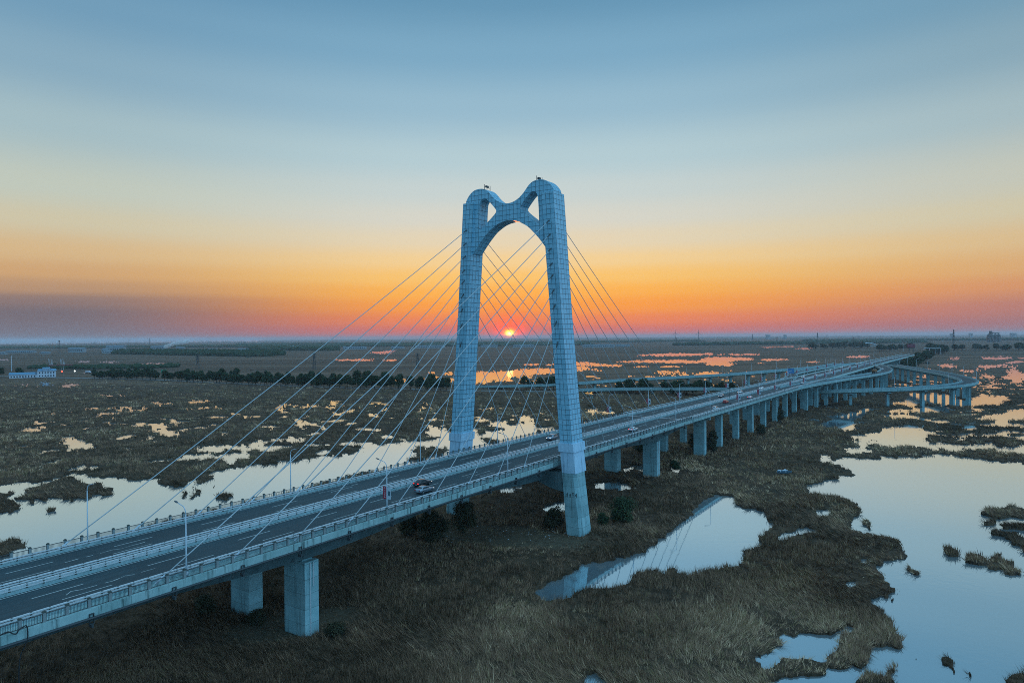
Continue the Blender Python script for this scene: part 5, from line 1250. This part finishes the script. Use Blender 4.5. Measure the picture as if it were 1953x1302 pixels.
# road behind them
m_ = MB(); pl = [Vector((x, y, 0.62)) for x, y in road_l]; ribbon(catmull(pl, 4), [(5, 0), (9, -1.6), (-9, -1.6), (-5, 0)]).build('country_road', flat('worn_road', (0.16, 0.17, 0.17), 0.9), None)['kind'] = 'structure'
k = 0
for x, y, h in ((12, 712, 11), (18, 690, 10), (27, 672, 12), (36, 660, 13), (40, 668, 13), (45, 655, 11), (50, 662, 12), (56, 650, 9), (60, 646, 9), (100, 640, 9), (108, 634, 12), (112, 640, 11), (117, 628, 11), (122, 634, 12), (126, 624, 9), (136, 610, 11), (141, 600, 12), (146, 607, 12), (151, 612, 12), (155, 606, 9), (168, 640, 8), (160, 602, 10), (172, 640, 9), (178, 646, 10), (185, 648, 10), (192, 640, 7), (198, 644, 9), (205, 636, 8)):
    tree(x, y, h * 1.02, 'bushy dark tree behind the bridge beside the lower ramp, %s from left' % ORD[k], 'trees beside the lower ramp', wide=1.15); k += 1
k = 0
for i in range(7):
    x = -830 + i * 24 + rr.uniform(-6, 6); tree(x, 1030 + rr.uniform(-15, 25) - (x + 830) * 0.2, rr.uniform(9, 13), 'dark tree around the white house on the left, %s from left' % ORD[k], 'trees around the white house', wide=1.1); k += 1
k = 0
for x0, y0, x1, y1, n, h0, h1 in ((1095, 2520, 1370, 2600, 15, 16, 27), (1130, 2120, 1290, 2230, 10, 14, 24), (1085, 1730, 1330, 2160, 20, 13, 23), (1340, 2150, 1590, 2080, 18, 14, 24)):
    for i in range(n):
        u = (i + rr.uniform(-0.3, 0.3)) / max(1, n - 1)
        tree(x0 + (x1 - x0) * u + rr.uniform(-12, 12), y0 + (y1 - y0) * u + rr.uniform(-20, 20), rr.uniform(h0, h1), 'dark distant tree around the end of the viaduct, %s along its groves from left' % ORD[k], 'distant trees around the end of the viaduct', wide=rr.uniform(1.2, 1.9)); k += 1
for i in range(22):
    s_ = 930 + i * 32; x, y, _ = wpt(27 + rr.uniform(-4, 9), s_); tree(x, y, rr.uniform(11, 17), 'dark tree on the bank right of the far viaduct, %s from the near end' % ORD[i], 'trees on the bank beside the far viaduct', wide=1.25)
# shrubs near the bridge
def shrub(x, y, h, w_, n, leaf, label, seed, material='leaf_dark', base=0.05):
    r = thing('shrub', label, 'shrub', Matrix.Translation((x, y, 0.2)), 'shrubs around the pylon and under the bridge')
    put('crown', crown_mesh('crown', h, w_ / 2, n, leaf, seed, M[material], base, 22), r)
    m_ = MB(); g_ = random.Random(seed)
    for i in range(5):
        a = i * 1.3 + g_.random(); m_.tube([(0.1 * math.cos(a), 0.1 * math.sin(a), -0.5), (w_ * 0.12 * math.cos(a), w_ * 0.12 * math.sin(a), h * 0.35), (w_ * 0.25 * math.cos(a), w_ * 0.25 * math.sin(a), h * 0.7)], [0.012 * h, 0.009 * h, 0.004 * h], 5)
    m_.build('stem', M['bark'], r)
SHR = [(30.5, 189, 7.6, 9.0, 7000, 0.20, 'big feathery green shrub right of the pylon foot, tallest there', 1, 'leaf'), (24.5, 186.5, 3.6, 4.0, 2600, 0.18, 'low round shrub right beside the pylon foot', 2, 'leaf'),
       (11.0, 183, 6.0, 7.0, 5200, 0.2, 'dark shrub against the left flank of the near pylon foot', 3, 'leaf_dark'), (-20.5, 174, 7.8, 9.5, 6500, 0.22, 'large dark shrub under the deck left of the pylon, nearer one', 4, 'leaf_dark'),
       (-13, 181, 8.5, 9.0, 6500, 0.22, 'large dark shrub under the deck left of the pylon, farther one', 5, 'leaf_dark'), (-27, 178, 6.0, 7.5, 4200, 0.22, 'dark shrub under the deck, leftmost of the three there', 15, 'leaf_dark'),
       (88, 300, 10.5, 6.0, 5200, 0.24, 'tall narrow dark shrub against the viaduct pier, right of the pair', 6, 'leaf_dark'), (80, 302, 9.0, 5.0, 3800, 0.24, 'tall narrow dark shrub against the viaduct pier, left of the pair', 7, 'leaf_dark'),
       (160, 410, 8.0, 9.0, 2600, 0.34, 'dark shrub among the viaduct piers beyond the red car', 8, 'leaf_dark'), (56, 300, 7.5, 8.0, 3600, 0.26, 'shrub behind the pier past the pylon', 9, 'leaf'),
       (62, 262, 4.0, 5.5, 2600, 0.22, 'low shrub right of the pier past the pylon', 10, 'leaf'), (128, 352, 6.0, 7.0, 2400, 0.3, 'low dark shrub between viaduct piers below the far car', 11, 'leaf_dark'),
       (-31, 118, 2.4, 4.5, 2600, 0.15, 'low shrub right of the nearest pier foot', 12, 'leaf_dark'), (-46.5, 123, 3.0, 4.0, 2600, 0.15, 'low dark shrub between the two nearest piers', 13, 'leaf_dark'), (-58, 128, 3.8, 5.0, 2800, 0.16, 'dark shrub left of the two nearest piers', 14, 'leaf_dark')]
for x, y, h, w_, n, lf, lb, sd_, mt in SHR: shrub(x, y, h, w_, n, lf, lb, sd_, mt)

# ------------------------------------------------------------------ far woods: masses too far off to count
def woods(name, label, pl, depth, h, spacing, seed):
    g_ = np.random.default_rng(seed); vs = []; n_ = 0
    for a, b in zip(pl, pl[1:]):
        L = math.hypot(b[0] - a[0], b[1] - a[1]); m = int(L * depth / spacing ** 2)
        u = g_.random(m); off = g_.random(m) * depth
        x = a[0] + (b[0] - a[0]) * u; y = a[1] + (b[1] - a[1]) * u + off
        hh = h * (0.6 + 0.6 * g_.random(m)); w_ = spacing * (0.9 + 0.7 * g_.random(m))
        for q in range(5):
            ang = g_.random(m) * 6.283; zz = hh * (0.25 + 0.55 * g_.random(m)); ox = np.cos(ang) * w_ * 0.35; oy = np.sin(ang) * w_ * 0.35; r_ = w_ * 0.55
            up = hh * 0.32
            pts = np.stack([np.stack([x + ox - r_, y + oy, zz], -1), np.stack([x + ox, y + oy - r_, zz - up * 0.4], -1), np.stack([x + ox + r_, y + oy, zz], -1), np.stack([x + ox, y + oy, zz + up], -1)], 1)
            lo = np.stack([np.stack([x + ox - r_ * 0.7, y + oy, zz * 0 ], -1), np.stack([x + ox, y + oy - r_ * 0.7, zz * 0 ], -1), np.stack([x + ox + r_ * 0.7, y + oy, zz * 0], -1)], 1)
            tri_ = np.concatenate([pts[:, [0, 1, 3]], pts[:, [1, 2, 3]], np.stack([lo[:, 0], lo[:, 1], pts[:, 1]], 1), np.stack([lo[:, 1], lo[:, 2], pts[:, 1]], 1), np.stack([lo[:, 0], pts[:, 1], pts[:, 0]], 1), np.stack([lo[:, 2], pts[:, 2], pts[:, 1]], 1)], 0)
            vs.append(tri_.reshape(-1, 3))
    v = np.concatenate(vs); o = put(name, big_mesh(name, v, np.arange(len(v), dtype=np.int32).reshape(-1, 3), M['leaf'])); tag(o, label, 'wood', kind='stuff')
woods('woodland', 'dark block of woodland beyond the fields on the left', [(-1515, 2590), (-1200, 2350), (-805, 2048), (-740, 2060)], 160, 17, 11, 1)
woods('woodland', 'belt of woodland behind the left fields', [(-1249, 3209), (-1000, 3050), (-773, 2902)], 140, 18, 13, 2)
woods('woodland', 'long hazy belt of woodland below the left horizon', [(-5200, 5400), (-3507, 4675), (-2059, 4650), (-1200, 4300), (-302, 4100), (500, 4300)], 500, 13, 28, 3)
woods('woodland', 'hazy belt of woodland far off behind the sun', [(-2500, 6200), (0, 5600), (1800, 6400)], 300, 15, 32, 4)
woods('woodland', 'hazy belt of woodland far off on the right', [(2500, 5600), (3900, 5200), (5600, 5000)], 300, 16, 32, 5)
woods('woodland', 'scrub beside the pale shed roofs in the left fields', [(-900, 1270), (-760, 1240), (-640, 1255)], 60, 7, 8, 6)
woods('woodland', 'hazy belt of woodland left of the far motorway lights', [(900, 3700), (1600, 3900), (2500, 4100)], 120, 16, 18, 7)

# ------------------------------------------------------------------ white house with blue roofs on the left
M['white_wall'] = flat('white_wall', (0.62, 0.62, 0.68), 0.8); M['blue_roof'] = flat('blue_roof', (0.10, 0.26, 0.40), 0.5, 0.2, 0.3); M['pane'] = flat('window_pane', (0.03, 0.05, 0.07), 0.15)
r = thing('house', 'white two-storey house with blue roofs and a long low wing beside the row of trees', 'house', Matrix.Translation((-676, 968, 0)) @ Matrix.Rotation(R(34), 4, 'Z'))
def gable(m_, x0, x1, y0, y1, z0, z1):
    ym = 0.5 * (y0 + y1); m_.add([(x0, y0, z0), (x1, y0, z0), (x1, y1, z0), (x0, y1, z0), (x0 + 1.0, ym, z1), (x1 - 1.0, ym, z1)], [(0, 1, 5, 4), (2, 3, 4, 5), (1, 2, 5), (3, 0, 4), (0, 3, 2, 1)])
m_ = MB(); m_.box(-30, 2, -6, 6, -1, 5.2); m_.box(2.01, 24, -7, 7, -1, 9.6); m_.box(8, 17, -5, 5, 9.6, 12.4); m_.build('wall', M['white_wall'], r)
m_ = MB(); gable(m_, -31, 1.8, -7, 7, 5.21, 8.0); gable(m_, 1.9, 25, -8, 8, 9.61, 12.2); gable(m_, 7.4, 17.6, -6, 6, 12.41, 14.4); m_.build('roof', M['blue_roof'], r)
for i in range(9): m_ = MB(); x = -28.5 + i * 3.3; m_.box(x, x + 1.5, -6.06, -5.9, 1.2, 3.4); m_.build('window', M['pane'], r)
for i in range(6):
    for z in (1.4, 5.8): m_ = MB(); x = 4 + i * 3.3; m_.box(x, x + 1.5, -7.06, -6.9, z, z + 2.2); m_.build('window', M['pane'], r)
# gantry of the toll road by the house, with its masts and lit signals
r = thing('gantry', 'dark red road canopy with two pairs of pale masts right of the white house', 'canopy', Matrix.Translation((-790, 1190, 0)) @ Matrix.Rotation(R(34), 4, 'Z'))
m_ = MB(); m_.box(-16, 20, -6, 6, 8.6, 10.2); m_.build('canopy', flat('dark_red_paint', (0.16, 0.03, 0.03), 0.6), r)
for x in (-14, -10.5, 3, 6.5):
    m_ = MB(); m_.tube([(x, 0, 0), (x, 0, 8.55)], 0.35, 6); m_.tube([(x, 0, 10.2), (x - 1.0, 0, 21)], [0.3, 0.2], 6); m_.tube([(x + 1.4, 0, 10.2), (x + 0.4, 0, 20)], [0.25, 0.15], 5); m_.build('mast', M['lamp_paint'], r)
for nm, x, y, z, col, lb in (('signal_light', -716, 1086, 2.6, (1.0, 0.10, 0.05), 'glowing red signal light right of the white house'), ('flood_light', -697, 1088, 2.8, (0.9, 1.0, 0.95), 'glowing white flood light right of the red one')):
    r = thing(nm, lb, 'light', Matrix.Translation((x, y, 0))); m_ = MB(); m_.tube([(0, 0, 0), (0, 0, z)], 0.15, 6); m_.build('pole', M['iron'], r)
    m_ = MB(); m_.tube([(0, 0.2, z + 0.9), (0, -0.6, z + 0.9)], [0.3, 1.25], 12); m_.build('lamp_head', emit(nm + '_glow', col, 3.0), r)
r = thing('parked_lorry', 'pale lorry standing on the road right of the white house', 'lorry', Matrix.Translation((-668, 1075, 0.6)) @ Matrix.Rotation(R(-27), 4, 'Z'))
m_ = MB(); m_.loft([[(x, -1.25, 1.0), (x, 1.25, 1.0), (x, 1.25, h_), (x, -1.25, h_)] for x, h_ in ((-6, 3.6), (3, 3.6), (3.6, 3.0), (5.2, 2.9), (5.8, 1.8))]); m_.build('body', M['white_wall'], r)
ty = MB(); ty.tube([(0, -1.2, 0.5), (0, 1.2, 0.5)], 0.5, 10); tym = ty.mesh('wheel', M['black'])
for x in (-4.5, -3.2, 4.2): put('wheel', tym, r, (x, 0, 0))
def mast(name, x, y, h, rad, label, cat='mast', group=None, lat=True):
    r = thing(name, label, cat, Matrix.Translation((x, y, 0)), group); m_ = MB()
    if lat:
        for sx in (-1, 1):
            for sy in (-1, 1): m_.tube([(sx * rad * 2.2, sy * rad * 2.2, 0), (sx * rad * 0.5, sy * rad * 0.5, h)], rad * 0.28, 4)
        n_ = max(4, int(h / (rad * 5)))
        for i in range(n_):
            a0, a1_ = i / n_, (i + 1) / n_; w0 = rad * (2.2 - 1.7 * a0); w1 = rad * (2.2 - 1.7 * a1_)
            m_.tube([(-w0, -w0, h * a0), (w1, -w1, h * a1_)], rad * 0.16, 4); m_.tube([(w0, w0, h * a0), (-w1, w1, h * a1_)], rad * 0.16, 4)
    else: m_.tube([(0, 0, 0), (0, 0, h)], [rad, rad * 0.6], 8)
    m_.build('shaft', M['iron'] if name != 'flagpole' else M['lamp_paint'], r)
    return r
r = mast('flagpole', -861, 1174, 27, 0.6, 'tall pale pole left behind the white house', 'pole', lat=False)
r = mast('utility_pole', -583, 835, 14, 0.22, 'wooden utility pole on the marsh edge before the white house', 'pole', lat=False); m_ = MB(); m_.box(-1.4, 1.4, -0.1, 0.1, 12.6, 12.85); m_.build('crossarm', M['iron'], r)
def pylon_arms(r, h, w_):
    for k_, zz in enumerate((0.72, 0.84, 0.95)):
        m_ = MB(); m_.loft([[(x, -0.3, h * zz - q), (x, 0.3, h * zz - q), (x, 0.3, h * zz + q), (x, -0.3, h * zz + q)] for x, q in ((-w_, 0.15), (0, 0.8), (w_, 0.15))]); m_.build('crossarm', M['iron'], r)
k = 0
for x, y, h, lb in ((-344, 1186, 27, 'lattice power pylon in the fields, left of the pair crossed by cables'), (-160, 1155, 26, 'lattice power pylon in the fields, right of the pair crossed by cables'), (-560, 1215, 25, 'lattice power pylon above the left end of the tree row'),
                    (1035, 4300, 42, 'lattice power pylon right of the bridge cables'), (1980, 5100, 44, 'lattice power pylon in haze below the right wind turbine'), (2440, 4800, 44, 'lattice power pylon in haze between turbine and chimney'), (1700, 3400, 40, 'lattice power pylon by the pink pools in haze'), (3000, 6500, 52, 'lattice power pylon far off below the chimney')):
    r = mast('power_pylon', x, y, h, 1.1, lb, 'pylon', 'power pylons across the fields'); pylon_arms(r, h, h * 0.16)
r = mast('radio_mast', -1844, 2780, 52, 1.1, 'dark radio mast with a wide top above the left woods', 'mast'); m_ = MB(); m_.tube([(0, 0, 48), (0, 0, 52)], [2.2, 3.2], 10); m_.build('antenna_ring', M['iron'], r)
r = mast('radio_mast', 1410, 3151, 62, 1.5, 'dark radio mast with two antenna rings left of the end of the viaduct', 'mast'); m_ = MB(); m_.tube([(0, 0, 48), (0, 0, 51)], 3.4, 10); m_.tube([(0, 0, 56), (0, 0, 59)], 3.0, 10); m_.build('antenna_ring', M['iron'], r)
r = mast('radio_mast', 1391, 2150, 65, 1.5, 'tallest radio mast with three antenna rings, right of the red billboard', 'mast'); m_ = MB()
for z in (44, 53, 61): m_.tube([(0, 0, z), (0, 0, z + 2.4)], 2.2, 10)
m_.build('antenna_ring', M['iron'], r)
mast('chimney', -4350, 8200, 75, 6.0, 'grey chimney standing above the far left horizon', 'chimney', lat=False)
mast('chimney', 2500, 7100, 66, 7.0, 'thick dark chimney on the horizon right of the turbines', 'chimney', lat=False)
r = mast('flagpole', 1180, 2060, 48, 0.5, 'thin mast rising behind the red billboard', 'pole', lat=False)
for x, y, lb in ((1650, 6900, 'distant wind turbine on the horizon, left of the pair'), (1890, 6920, 'distant wind turbine on the horizon, right of the pair')):
    r = thing('wind_turbine', lb, 'wind turbine', Matrix.Translation((x, y, 0)), 'wind turbines on the horizon')
    m_ = MB(); m_.tube([(0, 0, 0), (0, 0, 82)], [3.2, 1.8], 10); m_.build('tower', M['iron'], r)
    m_ = MB(); m_.box(-2, 2, -4, 6, 81, 85); m_.build('nacelle', M['iron'], r)
    for a in (90, 215, 325):
        m_ = MB(); dx_, dz_ = math.cos(R(a)), math.sin(R(a)); m_.tube([(0, -4.5, 83), (dx_ * 15, -4.5, 83 + dz_ * 15), (dx_ * 40, -4.5, 83 + dz_ * 40)], [1.2, 1.8, 0.4], 5); m_.build('blade', M['iron'], r)
# power and works buildings in the haze on the left
k = 0; M['shed_wall'] = flat('shed_wall', (0.30, 0.33, 0.35), 0.8); M['shed_roof'] = flat('shed_roof', (0.15, 0.20, 0.24), 0.7)
SHED = [(-1905, 2990, 70, 18, 17), (-1700, 2930, 76, 22, 24), (-1715, 2880, 26, 14, 14), (-2150, 2990, 120, 20, 8), (-2420, 2800, 60, 18, 8), (-2020, 2700, 40, 16, 7), (-1860, 2720, 36, 14, 6), (-1630, 2760, 44, 14, 8), (-1560, 2800, 40, 16, 7), (-1480, 3000, 60, 18, 8), (-1350, 3060, 50, 16, 9), (-1240, 3150, 46, 16, 8), (-2020, 3900, 80, 24, 14), (-1700, 3500, 40, 18, 12), (-1230, 3900, 70, 20, 10), (-760, 3300, 110, 24, 10), (-560, 3350, 60, 20, 9), (-420, 3500, 150, 26, 11), (-120, 3600, 90, 20, 9), (60, 3550, 110, 20, 9), (230, 3500, 70, 18, 8), (420, 3300, 150, 26, 11), (560, 3450, 70, 20, 9), (-3000, 3600, 80, 20, 9)]
SHED.sort(key=lambda q: q[0] / q[1])
for x, y, w_, dp, h in SHED:
    r = thing('shed', 'hazy blue-grey works shed below the horizon, %s from left' % ORD[k], 'shed', Matrix.Translation((x, y, 0)), 'works sheds in the haze'); k += 1
    m_ = MB(); m_.box(-w_ / 2, w_ / 2, -dp / 2, dp / 2, -1, h); m_.build('wall', M['shed_wall'], r)
    m_ = MB(); gable(m_, -w_ / 2 - 1, w_ / 2 + 1, -dp / 2 - 1, dp / 2 + 1, h + 0.02, h * 1.25 + 1); m_.build('roof', M['shed_roof'], r)
    m_ = MB(); n_ = int(w_ / 9)
    for i in range(n_): xx = -w_ / 2 + 3 + i * 9; m_.box(xx, xx + 4, -dp / 2 - 0.06, -dp / 2 + 0.05, h * 0.35, h * 0.75)
    m_.build('window', M['pane'], r)
# silos, tower blocks and the arch hall on the right
r = thing('grain_silo', 'dark cluster of grain silos with a head tower on the right horizon', 'silo', Matrix.Translation((2972, 4212, 0)))
for i in range(4): m_ = MB(); x = -30 + i * 20; m_.tube([(x, 0, -1), (x, 0, 42), (x, 0, 52)], [11, 11, 2.0], 14); m_.build('silo', M['iron'], r)
m_ = MB(); m_.box(-24, -12, -6, 6, 40, 68); m_.box(-26, 34, -3, 3, 54, 58); m_.build('head_tower', M['iron'], r)
for i, (x, y, w_, h) in enumerate(((3450, 9200, 60, 60), (6250, 9300, 46, 62), (6020, 8200, 70, 58), (5350, 8300, 46, 56), (3800, 9500, 40, 56))):
    r = thing('tower_block', 'pale distant tower block on the right horizon, %s from left' % ORD[sorted(q[0] / q[1] for q in ((3450, 9200), (6250, 9300), (6020, 8200), (5350, 8300), (3800, 9500))).index(x / y)], 'tower block', Matrix.Translation((x, y, 0)), 'tower blocks on the right horizon')
    m_ = MB(); m_.box(-w_ / 2, -w_ * 0.1, -10, 10, -1, h); m_.box(w_ * 0.05, w_ / 2, -10, 10, -1, h * 0.96); m_.box(-w_ * 0.1, w_ * 0.05, -6, 6, -1, h * 0.85); m_.build('wall', M['shed_wall'], r)
    m_ = MB()
    for q in range(8): m_.box(-w_ / 2 + 1, -w_ * 0.12, -10.1, -9.9, 5 + q * h / 9, 5 + q * h / 9 + 2.5)
    m_.build('window', M['pane'], r)
r = thing('arch_bridge', 'low pale arch footbridge over the road beyond the viaduct', 'arch bridge', Matrix.Translation((1461, 2792, 0)))
m_ = MB(); m_.tube([(-44 + 88 * i / 16, 0, 18 * math.sin(math.pi * i / 16)) for i in range(17)], 1.6, 8); m_.tube([(-44 + 88 * i / 16, 8, 18 * math.sin(math.pi * i / 16)) for i in range(17)], 1.6, 8); m_.build('arch', M['lamp_paint'], r)
m_ = MB(); m_.box(-52, 60, 1, 7, 5, 6.4)
for x in (-30, -15, 0, 15, 30): m_.box(x - 0.3, x + 0.3, -0.3, 0.3, 5, 18 * math.sin(math.pi * (x + 44) / 88) + 0.2)
m_.build('deck', M['concrete'], r)
r = thing('billboard', 'large dark red billboard standing over the end of the viaduct', 'billboard', Matrix.Translation((1105, 1890, 0)) @ Matrix.Rotation(R(-28), 4, 'Z'))
m_ = MB(); m_.box(-10, 10, -0.8, 0.8, 15, 25); m_.build('panel', flat('billboard_red', (0.22, 0.025, 0.05), 0.6), r)
m_ = MB(); m_.box(-8.5, 8.5, -0.9, -0.82, 21.2, 22.6); m_.box(-7, 5, -0.9, -0.82, 18, 19); m_.build('lettering', flat('billboard_text', (0.32, 0.10, 0.12), 0.6), r)
m_ = MB(); m_.tube([(-5, 0, -1), (-5, 0, 15)], 0.8, 8); m_.tube([(5, 0, -1), (5, 0, 15)], 0.8, 8); m_.build('post', M['iron'], r)
r = thing('toll_gate', 'pale frame of a road gantry beside the red billboard', 'gantry', Matrix.Translation((1062, 1725, 0)) @ Matrix.Rotation(R(-34), 4, 'Z'))
for x in (-18, -6, 6, 18): m_ = MB(); m_.tube([(x, 0, -1), (x, 0, 17)], 0.45, 8); m_.build('post', M['lamp_paint'], r)
m_ = MB(); m_.box(-18.6, 18.6, -0.6, 0.6, 15.5, 17); m_.build('beam', M['lamp_paint'], r)
r = thing('sign_board', 'green sign board rising out of the roadside row of trees', 'sign', Matrix.Translation((-462, 905, 0)) @ Matrix.Rotation(R(20), 4, 'Z'))
m_ = MB(); m_.box(-3.4, 3.4, -0.2, 0.2, 8.2, 12.6); m_.build('panel', flat('sign_green', (0.03, 0.26, 0.14), 0.5), r)
m_ = MB(); m_.tube([(-2.4, 0, 0), (-2.4, 0, 8.2)], 0.2, 6); m_.tube([(2.4, 0, 0), (2.4, 0, 8.2)], 0.2, 6); m_.build('post', M['iron'], r)
for i, (x, y) in enumerate(((-455, 1135), (-434, 1140), (-412, 1142))):
    m_ = MB(); m_.tube([(0, 0, -0.3), (0, 0, 1.6), (0.2, 0.1, 4.2)], [4.2, 3.4, 0.3], 12); o = m_.build('haystack', flat('hay_%d' % i if False else 'hay', (0.15, 0.085, 0.055), 0.95), None, True); o.location = (x, y, 0)
    tag(o, 'brown haystack in the field behind the left trees, %s from left' % ORD[i], 'haystack', 'haystacks in the field')
# white smoke drifting from the works
def smoke():
    def f(t, p): pass
    m = bpy.data.materials.new('smoke'); m.use_nodes = True; t = NT(m.node_tree)
    pv = t.n('ShaderNodeVolumePrincipled'); pv.inputs['Color'].default_value = (0.99, 0.98, 0.98, 1); pv.inputs['Density'].default_value = 0.1
    t.n('ShaderNodeOutputMaterial', ins={1: pv.outputs[0]}); return m
m_ = MB(); bm_ = bmesh.new(); g_ = random.Random(8)
for i in range(9):
    u = i / 8; mt_ = Matrix.Translation((-1712 + 100 * u, 3380, 19 + 24 * u ** 0.8 + 4 * g_.random())) @ Matrix.Diagonal((12 + 8 * u, 12 + 6 * u, 6 + 4 * g_.random() + 3 * u, 1)); bmesh.ops.create_icosphere(bm_, subdivisions=2, radius=1.0, matrix=mt_)
me = bpy.data.meshes.new('smoke_plume'); bm_.to_mesh(me); bm_.free(); me.materials.append(smoke())
tag(put('smoke_plume', me), 'white smoke drifting right from the works on the left', 'smoke', kind='stuff')
# scraps of litter round the pylon foot
m_ = MB(); g_ = random.Random(12)
for i in range(60):
    x, y = g_.gauss(-4, 11), g_.gauss(176, 4); s_ = 0.08 + 0.16 * g_.random(); z = 0.75 + 0.3 * g_.random(); a = g_.random() * 3
    m_.add([(x + s_ * math.cos(a + q * 1.57), y + s_ * math.sin(a + q * 1.57), z + 0.1 * g_.random()) for q in range(4)], [(0, 1, 2, 3)])
tag(m_.build('litter', M['white_cloth']), 'scattered scraps of pale litter round the pylon foot', 'litter', kind='stuff')

# ------------------------------------------------------------------ haze: one even box of air round the camera and everything else
def haze_mat():
    m = bpy.data.materials.new('haze'); m.use_nodes = True; t = NT(m.node_tree)
    pv = t.n('ShaderNodeVolumePrincipled'); pv.inputs['Color'].default_value = (0.78, 0.90, 1.0, 1); pv.inputs['Density'].default_value = HAZE; pv.inputs['Anisotropy'].default_value = 0.2
    t.n('ShaderNodeOutputMaterial', ins={1: pv.outputs[0]}); return m
HAZE = 0.00005
m_ = MB(); m_.box(-100000, 100000, -1500, 45000, -3.5, 135); o = m_.build('haze', haze_mat())
tag(o, kind='stuff')
